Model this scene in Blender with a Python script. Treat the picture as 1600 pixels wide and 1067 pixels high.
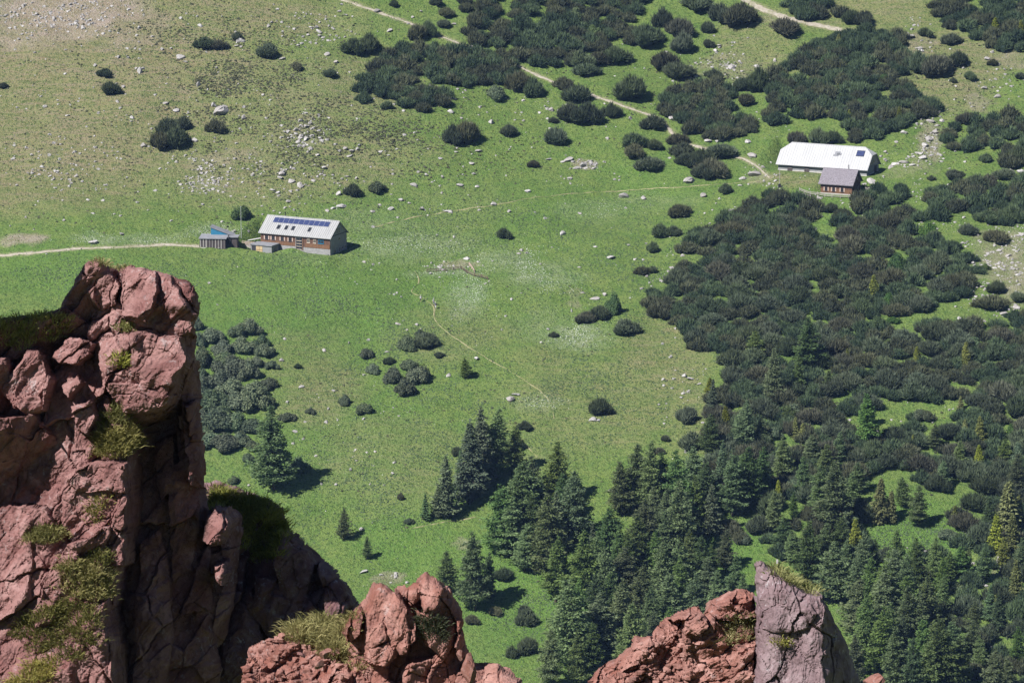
import bpy, math, random
import numpy as np

# ------------------------------------------------------------------ camera, light, exposure
scene = bpy.context.scene
for _o in list(bpy.data.objects):
    bpy.data.objects.remove(_o)
COL = scene.collection
FOC = 6000.0                      # focal length in photo pixels (photo 1600 x 1067)
PITCH = math.radians(12.0)
CAM = np.array([0.0, 0.0, 250.0])
FWD = np.array([0.0, math.cos(PITCH), -math.sin(PITCH)])
UP = np.array([0.0, math.sin(PITCH), math.cos(PITCH)])
RIGHT = np.array([1.0, 0.0, 0.0])
cam_data = bpy.data.cameras.new('camera')
cam_data.sensor_width = 36.0
cam_data.lens = 36.0 * FOC / 1600.0
cam_data.clip_start = 1.0
cam_data.clip_end = 8000.0
cam = bpy.data.objects.new('camera', cam_data)
cam.location = CAM
cam.rotation_euler = (math.pi / 2 - PITCH, 0, 0)
COL.objects.link(cam)
scene.camera = cam

SUN_EL = math.radians(47.0)
SUN_H = np.array([-0.79, -0.61]); SUN_H /= np.linalg.norm(SUN_H)
SUN_DIR = np.array([SUN_H[0] * math.cos(SUN_EL), SUN_H[1] * math.cos(SUN_EL), math.sin(SUN_EL)])
world = bpy.data.worlds.new('World'); scene.world = world
world.use_nodes = True
wn = world.node_tree.nodes; wl = world.node_tree.links
wn.clear()
w_out = wn.new('ShaderNodeOutputWorld'); w_bg = wn.new('ShaderNodeBackground'); w_sky = wn.new('ShaderNodeTexSky')
w_sky.sky_type = 'NISHITA'; w_sky.sun_disc = False
w_sky.sun_elevation = SUN_EL
w_sky.sun_rotation = math.atan2(SUN_H[0], SUN_H[1])
w_sky.altitude = 1800; w_sky.air_density = 0.75; w_sky.dust_density = 0.2; w_sky.ozone_density = 1.5
w_bg.inputs['Strength'].default_value = 0.05
wl.new(w_sky.outputs[0], w_bg.inputs['Color']); wl.new(w_bg.outputs[0], w_out.inputs['Surface'])
sun_data = bpy.data.lights.new('sun', 'SUN')
sun_data.energy = 5.0; sun_data.angle = math.radians(0.53); sun_data.color = (1.0, 0.985, 0.95)
sun = bpy.data.objects.new('sun', sun_data)
from mathutils import Vector, Matrix
sun.rotation_euler = Vector((-SUN_DIR[0], -SUN_DIR[1], -SUN_DIR[2])).to_track_quat('-Z', 'Y').to_euler()
sun.location = (-200, -150, 500)
COL.objects.link(sun)
scene.view_settings.view_transform = 'Standard'
scene.view_settings.look = 'None'
scene.view_settings.exposure = 0.86
scene.view_settings.gamma = 1.0
scene.view_settings.use_curve_mapping = False
scene.render.engine = 'CYCLES'
scene.cycles.max_bounces = 5
scene.cycles.diffuse_bounces = 3
scene.cycles.transparent_max_bounces = 6

rng = np.random.default_rng(7)
random.seed(7)

# ------------------------------------------------------------------ noise
_T2 = np.random.default_rng(1).random((256, 256))
_TW = np.random.default_rng(2).random((256, 256, 4))
def vnoise(x, y, seed=0):
    x = np.asarray(x, float) + seed * 37.7; y = np.asarray(y, float) + seed * 11.3
    xi = np.floor(x).astype(int); yi = np.floor(y).astype(int)
    fx = x - xi; fy = y - yi
    fx = fx * fx * fx * (fx * (fx * 6 - 15) + 10); fy = fy * fy * fy * (fy * (fy * 6 - 15) + 10)
    a = _T2[xi & 255, yi & 255]; b = _T2[(xi + 1) & 255, yi & 255]
    c = _T2[xi & 255, (yi + 1) & 255]; d = _T2[(xi + 1) & 255, (yi + 1) & 255]
    return (a + (b - a) * fx) * (1 - fy) + (c + (d - c) * fx) * fy
def fbm(x, y, oct=4, seed=0, gain=0.5):
    s = 0; amp = 1; tot = 0
    for i in range(oct):
        s = s + amp * (vnoise(x * 2 ** i, y * 2 ** i, seed + i * 3) * 2 - 1); tot += amp; amp *= gain
    return s / tot
def worley(x, y, seed=0):
    """nearest cell: dx, dy to its centre, four random numbers of it, and F2 - F1"""
    x = np.asarray(x, float); y = np.asarray(y, float)
    xi = np.floor(x).astype(int); yi = np.floor(y).astype(int)
    f1 = np.full(x.shape, 9.0); f2 = np.full(x.shape, 9.0)
    dx = np.zeros(x.shape); dy = np.zeros(x.shape); r = np.zeros(x.shape + (4,))
    for i in (-1, 0, 1):
        for j in (-1, 0, 1):
            t = _TW[(xi + i + seed * 17) & 255, (yi + j + seed * 29) & 255]
            ddx = x - (xi + i + t[..., 0]); ddy = y - (yi + j + t[..., 1])
            d = np.sqrt(ddx ** 2 + ddy ** 2)
            near = d < f1
            f2 = np.where(near, f1, np.minimum(f2, d))
            f1 = np.where(near, d, f1)
            dx = np.where(near, ddx, dx); dy = np.where(near, ddy, dy)
            t2 = _TW[(xi + i + 91 + seed * 7) & 255, (yi + j + 53 + seed * 5) & 255]
            r = np.where(near[..., None], t2, r)
    return dx, dy, r, f2 - f1
def smooth(e0, e1, x):
    t = np.clip((x - e0) / (e1 - e0), 0, 1)
    return t * t * (3 - 2 * t)

# ------------------------------------------------------------------ mesh helpers
def mesh_np(name, verts, tris=None, quads=None, mats=None, matidx=None, smooth_shade=False, attrs=None):
    me = bpy.data.meshes.new(name)
    verts = np.asarray(verts, np.float32)
    nt = 0 if tris is None else len(tris); nq = 0 if quads is None else len(quads)
    loops = []
    if nt: loops.append(np.asarray(tris, np.int32).ravel())
    if nq: loops.append(np.asarray(quads, np.int32).ravel())
    loops = np.concatenate(loops) if loops else np.zeros(0, np.int32)
    me.vertices.add(len(verts)); me.vertices.foreach_set('co', verts.ravel())
    me.loops.add(len(loops)); me.loops.foreach_set('vertex_index', loops)
    starts = np.concatenate([np.arange(nt) * 3, nt * 3 + np.arange(nq) * 4]).astype(np.int32)
    me.polygons.add(nt + nq); me.polygons.foreach_set('loop_start', starts)
    if matidx is not None: me.polygons.foreach_set('material_index', np.asarray(matidx, np.int32))
    me.polygons.foreach_set('use_smooth', np.full(nt + nq, smooth_shade, bool))
    me.update(calc_edges=True); me.validate()
    for m in (mats or []): me.materials.append(m)
    for k, a in (attrs or {}).items():
        a = np.asarray(a, np.float32)
        if a.ndim == 1:
            at = me.attributes.new(k, 'FLOAT', 'POINT'); at.data.foreach_set('value', a)
        else:
            at = me.attributes.new(k, 'FLOAT_COLOR', 'POINT')
            at.data.foreach_set('color', np.concatenate([a, np.ones((len(a), 1), np.float32)], 1).ravel())
    return me
def link(name, data, parent=None, loc=None, rz=None, scale=None):
    o = bpy.data.objects.new(name, data); COL.objects.link(o)
    if parent is not None: o.parent = parent
    if loc is not None: o.location = loc
    if rz is not None: o.rotation_euler = (0, 0, rz)
    if scale is not None: o.scale = scale
    return o
def tag(o, label=None, cat=None, group=None, kind=None):
    if label: o['label'] = label
    if cat: o['category'] = cat
    if group: o['group'] = group
    if kind: o['kind'] = kind
    return o

class MB:
    """collects boxes, prisms and tubes with a material each, builds one mesh object"""
    def __init__(s): s.v = []; s.f = []; s.m = []
    def add(s, vs, fs, m=0):
        n = len(s.v); s.v += [tuple(v) for v in vs]; s.f += [tuple(i + n for i in f) for f in fs]; s.m += [m] * len(fs)
        return s
    def box(s, x0, x1, y0, y1, z0, z1, m=0):
        vs = [(x0, y0, z0), (x1, y0, z0), (x1, y1, z0), (x0, y1, z0), (x0, y0, z1), (x1, y0, z1), (x1, y1, z1), (x0, y1, z1)]
        return s.add(vs, [(0, 3, 2, 1), (4, 5, 6, 7), (0, 1, 5, 4), (1, 2, 6, 5), (2, 3, 7, 6), (3, 0, 4, 7)], m)
    def hexa(s, p, m=0):
        return s.add(p, [(0, 3, 2, 1), (4, 5, 6, 7), (0, 1, 5, 4), (1, 2, 6, 5), (2, 3, 7, 6), (3, 0, 4, 7)], m)
    def slab(s, quad, t, m=0):
        """a plate: four corner points (top face, anticlockwise from above), thickness t along the normal"""
        q = [Vector(p) for p in quad]
        n = (q[1] - q[0]).cross(q[3] - q[0]).normalized()
        return s.hexa([p - n * t for p in q] + q, m)
    def prism(s, poly, axis, a0, a1, m=0):
        """extrude a 2-D polygon; axis 'x': poly in (y,z); axis 'y': poly in (x,z); axis 'z': poly in (x,y)"""
        n = len(poly)
        def P(p, a): return {'x': (a, p[0], p[1]), 'y': (p[0], a, p[1]), 'z': (p[0], p[1], a)}[axis]
        vs = [P(p, a0) for p in poly] + [P(p, a1) for p in poly]
        fs = [tuple(range(n))[::-1], tuple(range(n, 2 * n))] + [(i, (i + 1) % n, n + (i + 1) % n, n + i) for i in range(n)]
        return s.add(vs, fs, m)
    def tube(s, p, q, r0, r1=None, n=6, m=0):
        r1 = r0 if r1 is None else r1
        p = Vector(p); q = Vector(q); d = (q - p).normalized()
        a = d.orthogonal().normalized(); b = d.cross(a)
        vs = []
        for c, r in ((p, r0), (q, r1)):
            for i in range(n):
                t = 2 * math.pi * i / n
                vs.append(tuple(c + a * (r * math.cos(t)) + b * (r * math.sin(t))))
        fs = [(i, (i + 1) % n, n + (i + 1) % n, n + i) for i in range(n)] + [tuple(range(n))[::-1], tuple(range(n, 2 * n))]
        return s.add(vs, fs, m)
    def mesh(s, name, mats):
        me = bpy.data.meshes.new(name); me.from_pydata(s.v, [], s.f)
        for m in (mats if isinstance(mats, (list, tuple)) else [mats]): me.materials.append(m)
        me.polygons.foreach_set('material_index', np.asarray(s.m, np.int32)); me.update()
        import bmesh
        bm = bmesh.new(); bm.from_mesh(me); bmesh.ops.recalc_face_normals(bm, faces=bm.faces); bm.to_mesh(me); bm.free()
        return me
    def build(s, name, mats, parent=None, loc=None, rz=None):
        return link(name, s.mesh(name, mats), parent, loc, rz)

# ------------------------------------------------------------------ material helpers
def new_mat(name, rough=0.85, spec=0.2):
    m = bpy.data.materials.new(name); m.use_nodes = True
    nt = m.node_tree; b = nt.nodes['Principled BSDF']
    b.inputs['Roughness'].default_value = rough; b.inputs['Specular IOR Level'].default_value = spec
    return m, nt, b
def N(nt, typ, **kw):
    n = nt.nodes.new(typ)
    for k, v in kw.items(): setattr(n, k, v)
    return n
def noise_node(nt, vec, scale, detail=3, rough=0.55, dist=0.0):
    n = N(nt, 'ShaderNodeTexNoise'); n.inputs['Scale'].default_value = scale; n.inputs['Detail'].default_value = detail
    n.inputs['Roughness'].default_value = rough; n.inputs['Distortion'].default_value = dist
    if vec is not None: nt.links.new(vec, n.inputs['Vector'])
    return n.outputs['Fac']
def ramp(nt, fac, lo, hi):
    r = N(nt, 'ShaderNodeMapRange'); r.clamp = True
    r.inputs['From Min'].default_value = lo; r.inputs['From Max'].default_value = hi
    nt.links.new(fac, r.inputs['Value']); return r.outputs['Result']
def mixc(nt, fac, a, b, blend='MIX'):
    m = N(nt, 'ShaderNodeMix', data_type='RGBA', blend_type=blend)
    for i, s in ((0, fac), (6, a), (7, b)):
        if isinstance(s, (int, float)): m.inputs[i].default_value = s
        elif isinstance(s, (tuple, list)): m.inputs[i].default_value = tuple(s) + (1,) if len(s) == 3 else s
        else: nt.links.new(s, m.inputs[i])
    return m.outputs[2]
def math_n(nt, op, a, b=None):
    m = N(nt, 'ShaderNodeMath', operation=op)
    for i, s in ((0, a), (1, b)):
        if s is None: continue
        if isinstance(s, (int, float)): m.inputs[i].default_value = s
        else: nt.links.new(s, m.inputs[i])
    return m.outputs[0]
def bump(nt, bsdf, height, strength, dist):
    b = N(nt, 'ShaderNodeBump'); b.inputs['Strength'].default_value = strength; b.inputs['Distance'].default_value = dist
    nt.links.new(height, b.inputs['Height']); nt.links.new(b.outputs[0], bsdf.inputs['Normal']); return b
def objco(nt): return N(nt, 'ShaderNodeTexCoord').outputs['Object']
def plain(name, col, rough=0.8, spec=0.2, metal=0.0, var=0.25, scale=1.5, stretch=None, bump_s=0.15):
    """a plain surface with a little grain and wear"""
    m, nt, b = new_mat(name, rough, spec); b.inputs['Metallic'].default_value = metal
    v = objco(nt)
    if stretch:
        mp = N(nt, 'ShaderNodeMapping'); mp.inputs['Scale'].default_value = stretch; nt.links.new(v, mp.inputs['Vector']); v = mp.outputs[0]
    f = noise_node(nt, v, scale, 5, 0.65)
    c = mixc(nt, ramp(nt, f, 0.3, 0.7), tuple(x * (1 - var) for x in col), tuple(min(1, x * (1 + var)) for x in col))
    nt.links.new(c, b.inputs['Base Color'])
    if bump_s: bump(nt, b, f, bump_s, 0.05)
    return m
def leaf_mat(name, base, tip, dark=0.6, trans=0.25, rough=0.7, huevar=0.10):
    """foliage: colour varies from plant to plant (object random) and from twig to twig (attribute 'shade')"""
    m, nt, b = new_mat(name, rough, 0.25)
    at = N(nt, 'ShaderNodeAttribute', attribute_name='tone').outputs['Fac']
    oi = N(nt, 'ShaderNodeObjectInfo').outputs['Random']
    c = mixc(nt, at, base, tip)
    hv = N(nt, 'ShaderNodeHueSaturation')
    nt.links.new(c, hv.inputs['Color'])
    nt.links.new(math_n(nt, 'ADD', math_n(nt, 'MULTIPLY', oi, huevar), 0.5 - huevar / 2), hv.inputs['Hue'])
    r2 = math_n(nt, 'FRACT', math_n(nt, 'MULTIPLY', oi, 7.31))
    nt.links.new(math_n(nt, 'ADD', math_n(nt, 'MULTIPLY', r2, 0.75), 0.64), hv.inputs['Value'])
    r3 = math_n(nt, 'FRACT', math_n(nt, 'MULTIPLY', oi, 13.7))
    nt.links.new(math_n(nt, 'ADD', math_n(nt, 'MULTIPLY', r3, 0.4), 0.75), hv.inputs['Saturation'])
    col = hv.outputs[0]
    nt.links.new(col, b.inputs['Base Color'])
    if trans:
        t = N(nt, 'ShaderNodeBsdfTranslucent'); nt.links.new(col, t.inputs['Color'])
        mx = N(nt, 'ShaderNodeMixShader'); mx.inputs[0].default_value = trans
        nt.links.new(b.outputs[0], mx.inputs[1]); nt.links.new(t.outputs[0], mx.inputs[2])
        nt.links.new(mx.outputs[0], nt.nodes['Material Output'].inputs['Surface'])
    return m
# ------------------------------------------------------------------ terrain
def ray(u, v):
    u = np.asarray(u, float); v = np.asarray(v, float)
    return FWD + ((u - 800) / FOC)[..., None] * RIGHT + ((533.5 - v) / FOC)[..., None] * UP
def project(P):
    d = np.asarray(P, float) - CAM
    w = d @ FWD
    return 800 + FOC * (d @ RIGHT) / w, 533.5 - FOC * (d @ UP) / w
# control points: (photo column, photo row, ground distance)
_ctl = []
_rows = [(1230, 740), (1067, 800), (900, 852), (700, 908), (550, 952), (400, 1008), (300, 1052), (200, 1092), (100, 1128), (0, 1162), (-160, 1212)]
for _u in (-250, 200, 600, 1000, 1400, 1850):
    for _v, _y in _rows:
        dy = 0.0
        if _u >= 1000: dy += 10 * smooth(650, 250, _v) + 14 * smooth(250, 0, _v)
        if _u <= 200: dy -= 10 * smooth(350, 100, _v)
        if _u in (600, 1000) and 280 < _v < 600: dy += 8
        _ctl.append((_u, _v, _y + dy))
_ctl = np.array(_ctl)
_r = ray(_ctl[:, 0], _ctl[:, 1]); _t = _ctl[:, 2] / _r[:, 1]
_cp = CAM + _r * _t[:, None]
def _phi(d2): return np.where(d2 > 0, 0.5 * d2 * np.log(np.maximum(d2, 1e-12)), 0)
_S = 100.0
_X = _cp[:, :2] / _S; _X[:, 1] -= 10
_n = len(_X)
_K = _phi(((_X[:, None] - _X[None]) ** 2).sum(-1)) + np.eye(_n) * 0.02
_Pm = np.concatenate([np.ones((_n, 1)), _X], 1)
_A = np.block([[_K, _Pm], [_Pm.T, np.zeros((3, 3))]])
_sol = np.linalg.solve(_A, np.concatenate([_cp[:, 2], np.zeros(3)]))
def tps(x, y):
    q = np.stack([x / _S, y / _S - 10], -1).reshape(-1, 2)
    out = np.zeros(len(q))
    for i in range(0, len(q), 20000):
        p = q[i:i + 20000]
        out[i:i + 20000] = _phi(((p[:, None] - _X[None]) ** 2).sum(-1)) @ _sol[:_n] + _sol[_n] + p @ _sol[_n + 1:]
    return out.reshape(np.shape(x))
_near_y = np.array([-300, 0, 20, 50, 85, 110, 200, 400, 600, 740]); _near_z = np.array([45, -1.7, -9, -21, -32, -42, -97, -210, -256, -255.]) + CAM[2]
MOUND = None
BUMPS = []       # (x, y, rx, ry, height)
FLATS = []       # levelled pads (x, y, ax, ay, half length, half width, z, blend)
def height(x, y):
    x = np.asarray(x, float); y = np.asarray(y, float)
    xc = np.clip(x, -230, 230); yc = np.clip(y, 745, 1235)
    z = tps(xc, yc)
    z = z + np.clip(y - 1235, 0, None) * 0.34 + (np.abs(x) - np.abs(xc)) * 0.06
    zn = np.interp(y, _near_y, _near_z) + 3 * fbm(x / 30, y / 30, 3, 5)
    wgt = smooth(735, 770, y)
    z = z * wgt + zn * (1 - wgt)
    far = smooth(760, 800, y)
    z = z + far * (1.5 * fbm(x / 48, y / 48, 2, 1) + 0.75 * fbm(x / 17, y / 17, 2, 2))
    for bx, by, rx, ry, h in BUMPS:
        z = z + h * np.exp(-((x - bx) / rx) ** 2 - ((y - by) / ry) ** 2)
    for fx, fy, ax, ay, hl, hw, fz, bl in FLATS:
        p = (x - fx) * ax + (y - fy) * ay; q = -(x - fx) * ay + (y - fy) * ax
        d = np.maximum(np.abs(p) - hl, np.abs(q) - hw)
        k = smooth(bl, 0, d)
        z = z * (1 - k) + fz * k
    if MOUND:
        p = (x - MOUND[0]) * _d[0] + (y - MOUND[1]) * _d[1]; q = -(x - MOUND[0]) * _d[1] + (y - MOUND[1]) * _d[0]
        z = z + 1.6 * np.exp(-(p / 3.9) ** 2 - (q / 1.7) ** 2)
    return z
def tussock(x, y):
    far = smooth(770, 800, y)
    steep = smooth(-20, -60, x) * smooth(1010, 1060, y)
    t = 0.24 * fbm(x / 2.6, y / 2.2, 3, 9, 0.6) + 0.20 * steep * fbm(x / 7.0, y / 2.2, 2, 12)
    return far * t
def _axis(lo, hi, step, far_lo, far_hi):
    a = np.arange(lo, hi, step); out = [a]; s = step; p = lo; left = []
    while p > far_lo:
        s = min(s * 1.22, 60); p -= s; left.append(p)
    s = step; p = a[-1]; right = []
    while p < far_hi:
        s = min(s * 1.22, 120); p += s; right.append(p)
    return np.concatenate([left[::-1], a, right])
def cast_raw(u, v, hf=None):
    """photo pixel -> point on the ground (first hit beyond 700 m)"""
    hf = hf or ground_z
    u = np.atleast_1d(np.asarray(u, float)); v = np.atleast_1d(np.asarray(v, float))
    r = ray(u, v); r = r / r[:, 1:2]
    lo = np.full(len(u), 760.0); hit = np.full(len(u), 1500.0)
    found = np.zeros(len(u), bool)
    prev = lo.copy()
    for y in np.arange(764, 1500, 4.0):
        p = CAM + r * y
        below = (p[:, 2] < hf(p[:, 0], p[:, 1])) & ~found
        hit = np.where(below, y, hit); lo = np.where(below, y - 4, lo); found |= below
        if found.all(): break
    for _ in range(12):
        mid = (lo + hit) / 2; p = CAM + r * mid[:, None]
        below = p[:, 2] < hf(p[:, 0], p[:, 1])
        hit = np.where(below, mid, hit); lo = np.where(below, lo, mid)
    return CAM + r * hit[:, None]

# pads and banks that belong to the buildings are shaped into the land first
AX_HUT = math.radians(-25.6); AX_BARN = math.radians(-24.0); AX_CAB = math.radians(-23.0)
HUT_L, HUT_W, BARN_L, BARN_W, CAB_L, CAB_W = 21.4, 9.6, 26.6, 10.6, 9.2, 7.8
def _corner_place(u, v, ax, L, W):
    c = cast_raw([u], [v], height)[0]
    d = np.array([math.cos(ax), math.sin(ax)]); q = np.array([-d[1], d[0]])
    ctr = c[:2] - d * L / 2 + q * W / 2
    return np.array([ctr[0], ctr[1], c[2]])
HUT = _corner_place(516, 400, AX_HUT, HUT_L, HUT_W)
BARN = _corner_place(1354, 277, AX_BARN, BARN_L, BARN_W)
CAB = _corner_place(1331, 306, AX_CAB, CAB_L, CAB_W)
_d = np.array([math.cos(AX_HUT), math.sin(AX_HUT)]); _q = np.array([-_d[1], _d[0]])
_b = HUT[:2] - _q * (HUT_W / 2 + 2.6) - _d * 2.2
FLATS.append((BARN[0], BARN[1], math.cos(AX_BARN), math.sin(AX_BARN), BARN_L / 2, BARN_W / 2, BARN[2] + 0.25, 7.0))
FLATS.append((CAB[0], CAB[1], math.cos(AX_CAB), math.sin(AX_CAB), CAB_L / 2, CAB_W / 2, CAB[2] + 0.1, 4.0))
_b = HUT[:2] - _q * (HUT_W / 2 + 2.4) + _d * 0.4
_p = HUT[:2] - _q * 2.0 - _d * 2.0
FLATS.append((_p[0], _p[1], math.cos(AX_HUT), math.sin(AX_HUT), HUT_L / 2 + 1.5, HUT_W / 2 + 2.2, HUT[2] + 0.15, 5.0))
MOUND = (_b[0], _b[1])

GX = _axis(-172, 178, 0.8, -700, 700)
GY = _axis(775, 1222, 0.85, -120, 1800)
_gx, _gy = np.meshgrid(GX, GY, indexing='ij')
GZ = np.zeros(_gx.shape)
GZ[:] = height(_gx, _gy)

# paths: photo pixels along the line, width in metres
PATHS = [
    ('gravel_path', [(526, -4), (580, 15), (640, 36), (700, 61), (740, 76), (790, 93), (830, 113), (870, 131), (925, 149), (975, 166), (1028, 184), (1044, 200), (1056, 216), (1090, 229), (1130, 239), (1165, 249), (1186, 262), (1196, 272), (1204, 279)], 0.95,
     'pale gravel footpath running down from the upper edge to the white barn', 'stone'),
    ('grassy_path', [(1190, 284), (1130, 288), (1050, 293), (960, 299), (880, 304), (820, 311), (760, 323), (700, 331), (640, 341), (590, 353), (556, 361)], 0.5,
     'faint trodden path across the meadow between solar hut and white barn', 'earth'),
    ('farm_track', [(-30, 401), (0, 399), (60, 394), (120, 388), (200, 385), (260, 382), (312, 384)], 1.25,
     'light gravel track coming in beside the grey shed', 'stone'),
    ('hiking_trail', [(648, 424), (657, 437), (650, 448), (640, 455), (662, 466), (680, 480), (677, 496), (690, 512), (715, 531), (760, 559), (800, 581), (845, 611), (862, 630), (866, 655)], 0.40,
     'narrow earth trail winding down the meadow where the hikers walk', 'earth'),
    ('lower_trail', [(815, 688), (828, 702), (841, 716)], 0.4, 'short piece of earth trail above the larch wood', 'earth'),
    ('side_trail', [(640, 826), (690, 816), (720, 812), (744, 807)], 0.4, 'short pale trail ending at the larches', 'earth'),
    ('dirt_road', [(1155, -8), (1175, 6), (1205, 20), (1250, 34), (1290, 42), (1330, 50)], 2.4, 'wide pinkish dirt road crossing the top corner', 'stone'),
]
def ground_base(x, y):
    ix = np.clip(np.searchsorted(GX, x) - 1, 0, len(GX) - 2); iy = np.clip(np.searchsorted(GY, y) - 1, 0, len(GY) - 2)
    fx = np.clip((x - GX[ix]) / (GX[ix + 1] - GX[ix]), 0, 1); fy = np.clip((y - GY[iy]) / (GY[iy + 1] - GY[iy]), 0, 1)
    return (GZ[ix, iy] * (1 - fx) + GZ[ix + 1, iy] * fx) * (1 - fy) + (GZ[ix, iy + 1] * (1 - fx) + GZ[ix + 1, iy + 1] * fx) * fy
ground_z = ground_base
def cast(u, v): return cast_raw(u, v, ground_z)
path_pts = []
_pm = np.zeros(GZ.shape)
for nm, px, wd, lab, kd in PATHS:
    px = np.array(px, float)
    seg = np.concatenate([[0], np.cumsum(np.hypot(*np.diff(px, axis=0).T))])
    s = np.arange(0, seg[-1], 3.0)
    # smooth polyline
    uu = np.interp(s, seg, px[:, 0]); vv = np.interp(s, seg, px[:, 1])
    k = np.ones(5) / 5
    if len(uu) > 9:
        uu[2:-2] = np.convolve(uu, k, 'valid'); vv[2:-2] = np.convolve(vv, k, 'valid')
    vv = vv + 0.9 * fbm(s / 14, s * 0 + 3.3, 3, 4)
    P = cast(uu, vv)
    path_pts.append(P)
    if kd == 'earth': continue
    for p in P:
        i0, i1 = np.searchsorted(GX, [p[0] - 4, p[0] + 4]); j0, j1 = np.searchsorted(GY, [p[1] - 4, p[1] + 4])
        d = np.hypot(_gx[i0:i1, j0:j1] - p[0], _gy[i0:i1, j0:j1] - p[1])
        _pm[i0:i1, j0:j1] = np.maximum(_pm[i0:i1, j0:j1], smooth(wd / 2 + 0.9, wd / 2, d))
_pad = np.zeros(GZ.shape)
for fx, fy, ax, ay, hl, hw, fz, bl in FLATS:
    p = (_gx - fx) * ax + (_gy - fy) * ay; q = -(_gx - fx) * ay + (_gy - fy) * ax
    _pad = np.maximum(_pad, smooth(1.5, 0, np.maximum(np.abs(p) - hl, np.abs(q) - hw)))
GZ += tussock(_gx, _gy) * (1 - 0.9 * np.maximum(_pm, _pad)) - 0.08 * _pm

# zones of the turf, painted where they lie on the land (what grows there, not light)
_V = np.stack([_gx, _gy, GZ], -1).reshape(-1, 3)
with np.errstate(all='ignore'):
    _pu, _pv = project(_V)
_ok = (_V[:, 1] > 770)
_wx, _wy = _V[:, 0], _V[:, 1]
_pu = np.where(_ok, _pu + 34 * fbm(_wx / 16, _wy / 16, 4, 21) + 6 * fbm(_wx / 3, _wy / 3, 2, 23), -9999)
_pv = np.where(_ok, _pv + 17 * fbm(_wx / 14, _wy / 14, 4, 22) + 4 * fbm(_wx / 3, _wy / 3, 2, 24), -9999)
def blob(lst):
    out = np.zeros(len(_pu))
    for u, v, ru, rv, s in lst:
        d = np.sqrt(((_pu - u) / ru) ** 2 + ((_pv - v) / rv) ** 2)
        out = np.maximum(out, s * smooth(1.25, 0.45, d))
    return out
dry = blob([(150, 110, 330, 150, .8), (60, 230, 260, 110, .75), (300, 30, 260, 70, .6), (420, 250, 260, 80, .55), (620, 330, 200, 60, .1), (500, 150, 180, 90, .5),
            (930, 620, 160, 110, .30), (1040, 560, 90, 90, .4), (1480, 110, 120, 80, .6), (1360, 20, 160, 40, .5), (1250, 285, 60, 14, .5), (820, 690, 120, 50, .2),
            (700, 520, 110, 60, .2), (460, 560, 90, 60, .25), (600, 720, 140, 90, .25), (1180, 70, 90, 70, .4), (1070, 640, 60, 80, .35), (500, 620, 70, 70, .35)])
scree = blob([(110, 15, 150, 55, 1.0), (30, 30, 120, 60, .75), (200, 45, 80, 40, .6), (345, 255, 90, 30, .55), (90, 250, 90, 45, .4), (330, 290, 50, 20, .5), (25, 378, 42, 18, 1.0),
              (1565, 400, 70, 60, .75), (1590, 440, 60, 50, .8), (1140, 110, 70, 40, .5), (1455, 215, 28, 40, .8), (1440, 250, 40, 30, .5), (915, 256, 28, 10, .9), (1530, 165, 26, 20, .7),
              (1205, 30, 60, 12, .5), (1440, 70, 30, 26, .6), (470, 205, 40, 40, .5), (705, 417, 46, 9, .8), (1190, 280, 26, 16, .6), (1580, 100, 60, 22, .6), (605, 905, 40, 22, .8), (725, 850, 18, 12, .7),
              (1400, 262, 40, 14, .5), (1555, 890, 12, 30, .6), (1590, 950, 30, 30, .4), (900, 470, 16, 9, .6), (620, 160, 60, 20, .3), (1110, 600, 60, 60, .25), (545, 378, 24, 8, .3)])
flower = blob([(735, 465, 40, 36, 1.0), (790, 405, 70, 26, .9), (850, 430, 60, 34, .8), (640, 385, 110, 26, .7), (905, 520, 60, 24, .9), (850, 505, 60, 30, .5), (200, 374, 110, 10, .9), (330, 360, 50, 18, .7),
               (690, 430, 60, 10, .9), (1000, 310, 90, 20, .4), (840, 630, 40, 20, .6), (940, 325, 80, 20, .45), (560, 350, 120, 20, .4), (450, 395, 60, 14, .3)])
lush = blob([(520, 480, 300, 90, .7), (760, 330, 280, 60, .5), (500, 120, 70, 40, .7), (560, 700, 160, 120, .6), (800, 930, 120, 120, .8), (1430, 830, 100, 60, .9), (1150, 860, 60, 60, .9), (1300, 330, 160, 30, .5), (90, 420, 160, 40, .7), (1080, 270, 160, 40, .5), (640, 850, 120, 70, .7)])
zone = np.stack([dry, scree, flower], 1)
_nx, _ny = GZ.shape
_idx = np.arange(_nx * _ny).reshape(_nx, _ny)
_quads = np.stack([_idx[:-1, :-1], _idx[1:, :-1], _idx[1:, 1:], _idx[:-1, 1:]], -1).reshape(-1, 4)

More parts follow.
